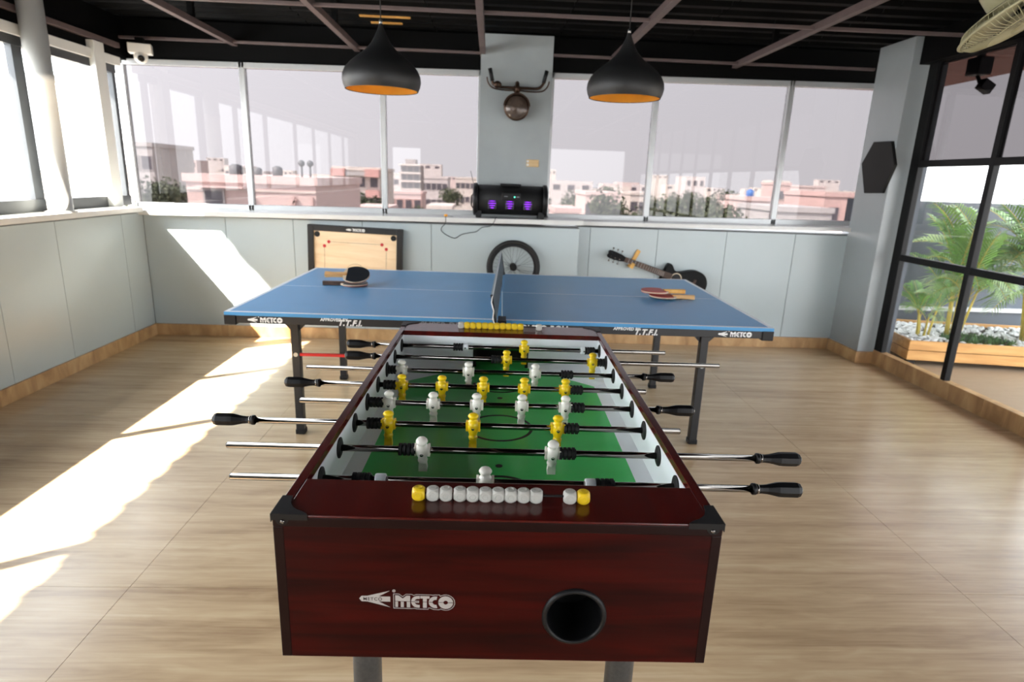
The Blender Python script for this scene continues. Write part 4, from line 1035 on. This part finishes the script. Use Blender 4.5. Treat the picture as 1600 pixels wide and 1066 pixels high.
building('tall_dark_block', 'grey apartment block at the far left edge of back windows', -34, -31.6, 60, 68, 3.4, M['greyw'], 4, 2)
building('low_house', 'red roofed low house right of the loudspeaker', 5.3, 7.2, 50, 56, -.8, M['rosew'], 1, 2)
building('low_house', 'pale pink house behind trees right of the pillar', 9.8, 13.4, 64, 72, .35, M['pinkw'], 1, 4)
r3 = building('low_house', 'bright pink house with blue water tank in fifth back window', 22.8, 25.6, 55, 62, .55, M['pinkw'], 2, 2)
MB().lathe([(.35, .55-GZ), (.35, 1.15-GZ), (.1, 1.3-GZ)], 12, X=Matrix.Translation((-.6, -2.4, 0))).build('roof_tank', M['blue'], r3)
building('stair_tower', 'tall rose coloured stair tower in the sixth back window', 41.2, 43.7, 90, 94, 2.2, M['rosew'], 2, 1)
building('low_house', 'grey flat roofed house in front of the rose stair tower', 21.0, 25.3, 45, 52, .05, M['greyw'], 1, 3)
building('low_house', 'salmon pink house at the right end of the back windows', 27.3, 30.6, 50, 57, 1.2, M['rosew'], 2, 2)
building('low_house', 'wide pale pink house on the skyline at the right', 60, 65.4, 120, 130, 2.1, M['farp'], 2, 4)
building('low_house', 'cream house half hidden behind dark cypress trees', 18, 20.2, 80, 86, .25, M['creamw'], 1, 2)
kept = 0
for i in range(400):         # rows of houses up to the horizon, haze put into their pale wall colours
    if kept >= 72: break
    d = 150+rnd.random()**1.3*480; fx = rnd.uniform(-.66, .66); x = fx*d; wd = rnd.uniform(4, 11)*(d/150)**.55; z1 = 1.44+rnd.uniform(-.012, .008)*d*rnd.random()
    if rnd.random() < .1: z1 += .014*d
    if any(x-wd/2 < b1+1 and x+wd/2 > a1-1 and d < d1+1 and d+9 > c1-1 for a1, b1, c1, d1 in placed): continue
    j = kept % 3; kept += 1
    lb = ['pale house of the hazy rows below the skyline', 'dusty pink house of the hazy rows below the skyline', 'cream house of the hazy rows below the skyline'][j]
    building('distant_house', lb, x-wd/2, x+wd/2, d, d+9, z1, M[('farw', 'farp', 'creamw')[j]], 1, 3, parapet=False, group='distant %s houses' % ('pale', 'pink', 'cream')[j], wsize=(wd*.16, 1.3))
def tree(x, y, top_, wd, label, shape='round', seed=0, name='leafy_tree'):
    x, y = clear(x, y, wd*.75); r = random.Random(seed); e = empty(name, (x, y, GZ), 0, label, 'tree', 'trees below the back windows')
    hh = top_-GZ; ch = wd*(1.0 if shape == 'round' else 3.4)
    MB().tube([(0, 0, 0), (.1, 0, hh*.5), (0, 0, hh-ch*.4)], [.28, .2, .08], 7).build('trunk', M['bark'], e)
    mb = MB(); lumps = [(Vector((r.uniform(-.3, .3)*wd, r.uniform(-.3, .3)*wd, hh-ch/2+r.uniform(-.3, .32)*ch)), r.uniform(.2, .34)*wd) for _ in range(14)]
    for _ in range(1100):
        c, R_ = lumps[r.randrange(14)]; d = Vector((r.gauss(0, 1), r.gauss(0, 1), r.gauss(0, 1))).normalized(); p = c + d*R_*r.uniform(.75, 1.05)
        q = Vector((r.gauss(0, 1), r.gauss(0, 1), r.gauss(0, 1))).normalized(); a = d.cross(q).normalized(); b = (a.cross(d)+d*.5).normalized(); s_ = wd*r.uniform(.03, .06)
        mb.add([p-a*s_, p-b*s_*.5, p+a*s_, p+b*s_], [(0, 1, 2, 3)])
    stuff(mb.build('foliage', M['leaf'], e)); return e
for i, (x, y, tp_, wd, lb, sh) in enumerate([
        (-4.5, 70, .2, 2.6, 'round olive tree just left of the loudspeaker', 'round'), (11.0, 57, .5, 4.0, 'broad tree right of the pillar beside the mullion', 'round'),
        (12.1, 50, -.3, 3.2, 'low tree in front of the pink house right of pillar', 'round'), (20.4, 70, -.1, 6.0, 'wide dark tree mass in the fifth back window', 'round'),
        (25.4, 80, 1.5, 1.4, 'left one of two dark cypress trees in fifth back window', 'tall'), (21.6, 58, 1.5, 1.1, 'right one of two dark cypress trees in fifth back window', 'tall'),
        (17.2, 45, .1, 3.8, 'bushy green tree before the bright pink house', 'round'), (7.4, 60, -.7, 4.4, 'low spreading tree right of the loudspeaker', 'round'),
        (20.1, 90, 1.1, 2.4, 'dark tree standing beside the fourth mullion', 'tall'), (-11.6, 60, -.1, 3.6, 'grey green tree under the balcony block', 'round'),
        (-17.5, 34, .9, 2.2, 'dark tree left of the large pink house', 'round'), (-20.3, 38, .3, 3.2, 'grey tree low at far left of the back windows', 'round'),
        (15.4, 60, -.5, 3.4, 'low green tree left of the cypress pair', 'round'), (19.3, 54, -.4, 2.6, 'low hedge like tree under the bright pink house', 'round'),
        (10.2, 44, -.9, 3.6, 'low dark tree at the window foot right of the fourth mullion', 'round'), (13.4, 44, -1.0, 3.0, 'low dark tree left of the bushy green one', 'round'), (6.6, 40, -1.2, 3.2, 'low dark tree at the window foot beside the pillar', 'round'), (24.2, 74, .5, 4.0, 'spreading tree behind the right cypress', 'round'),
        (14.8, 75, .7, 4.6, 'hazy tree beyond the fifth window between houses', 'round'), (-6.6, 55, -1.3, 2.8, 'low tree beside the small white house', 'round')]):
    tree(x, y, tp_, wd, lb, sh, i)

belt0 = tree(8.6, 50, -.75, 4.4, 'low dark tree of the green belt below the right back windows', 'round', 40)
belt0['group'] = 'green belt below the right back windows'
for x, y, z, k in [(13.2, 52, -.7, 1.0), (16.2, 53, -.5, 1.1), (17.9, 62, -.2, .9), (11.4, 72, .1, 1.2), (15.6, 84, .5, 1.2), (9.0, 66, -.2, .9), (26.8, 60, -.2, 1.0), (29.2, 80, .5, 1.2), (24.0, 44.0, -.9, .7), (6.2, 75, .2, 1.0), (32.0, 64, -.3, 1.0), (35, 88, .6, 1.2)]:
    x, y = clear(x, y, 4.4*k*.75); c = copy_tree(belt0); c.location = (x, y, GZ+(z+.75)); c.rotation_euler = (0, 0, x*1.7); c.scale = (k, k, 1)
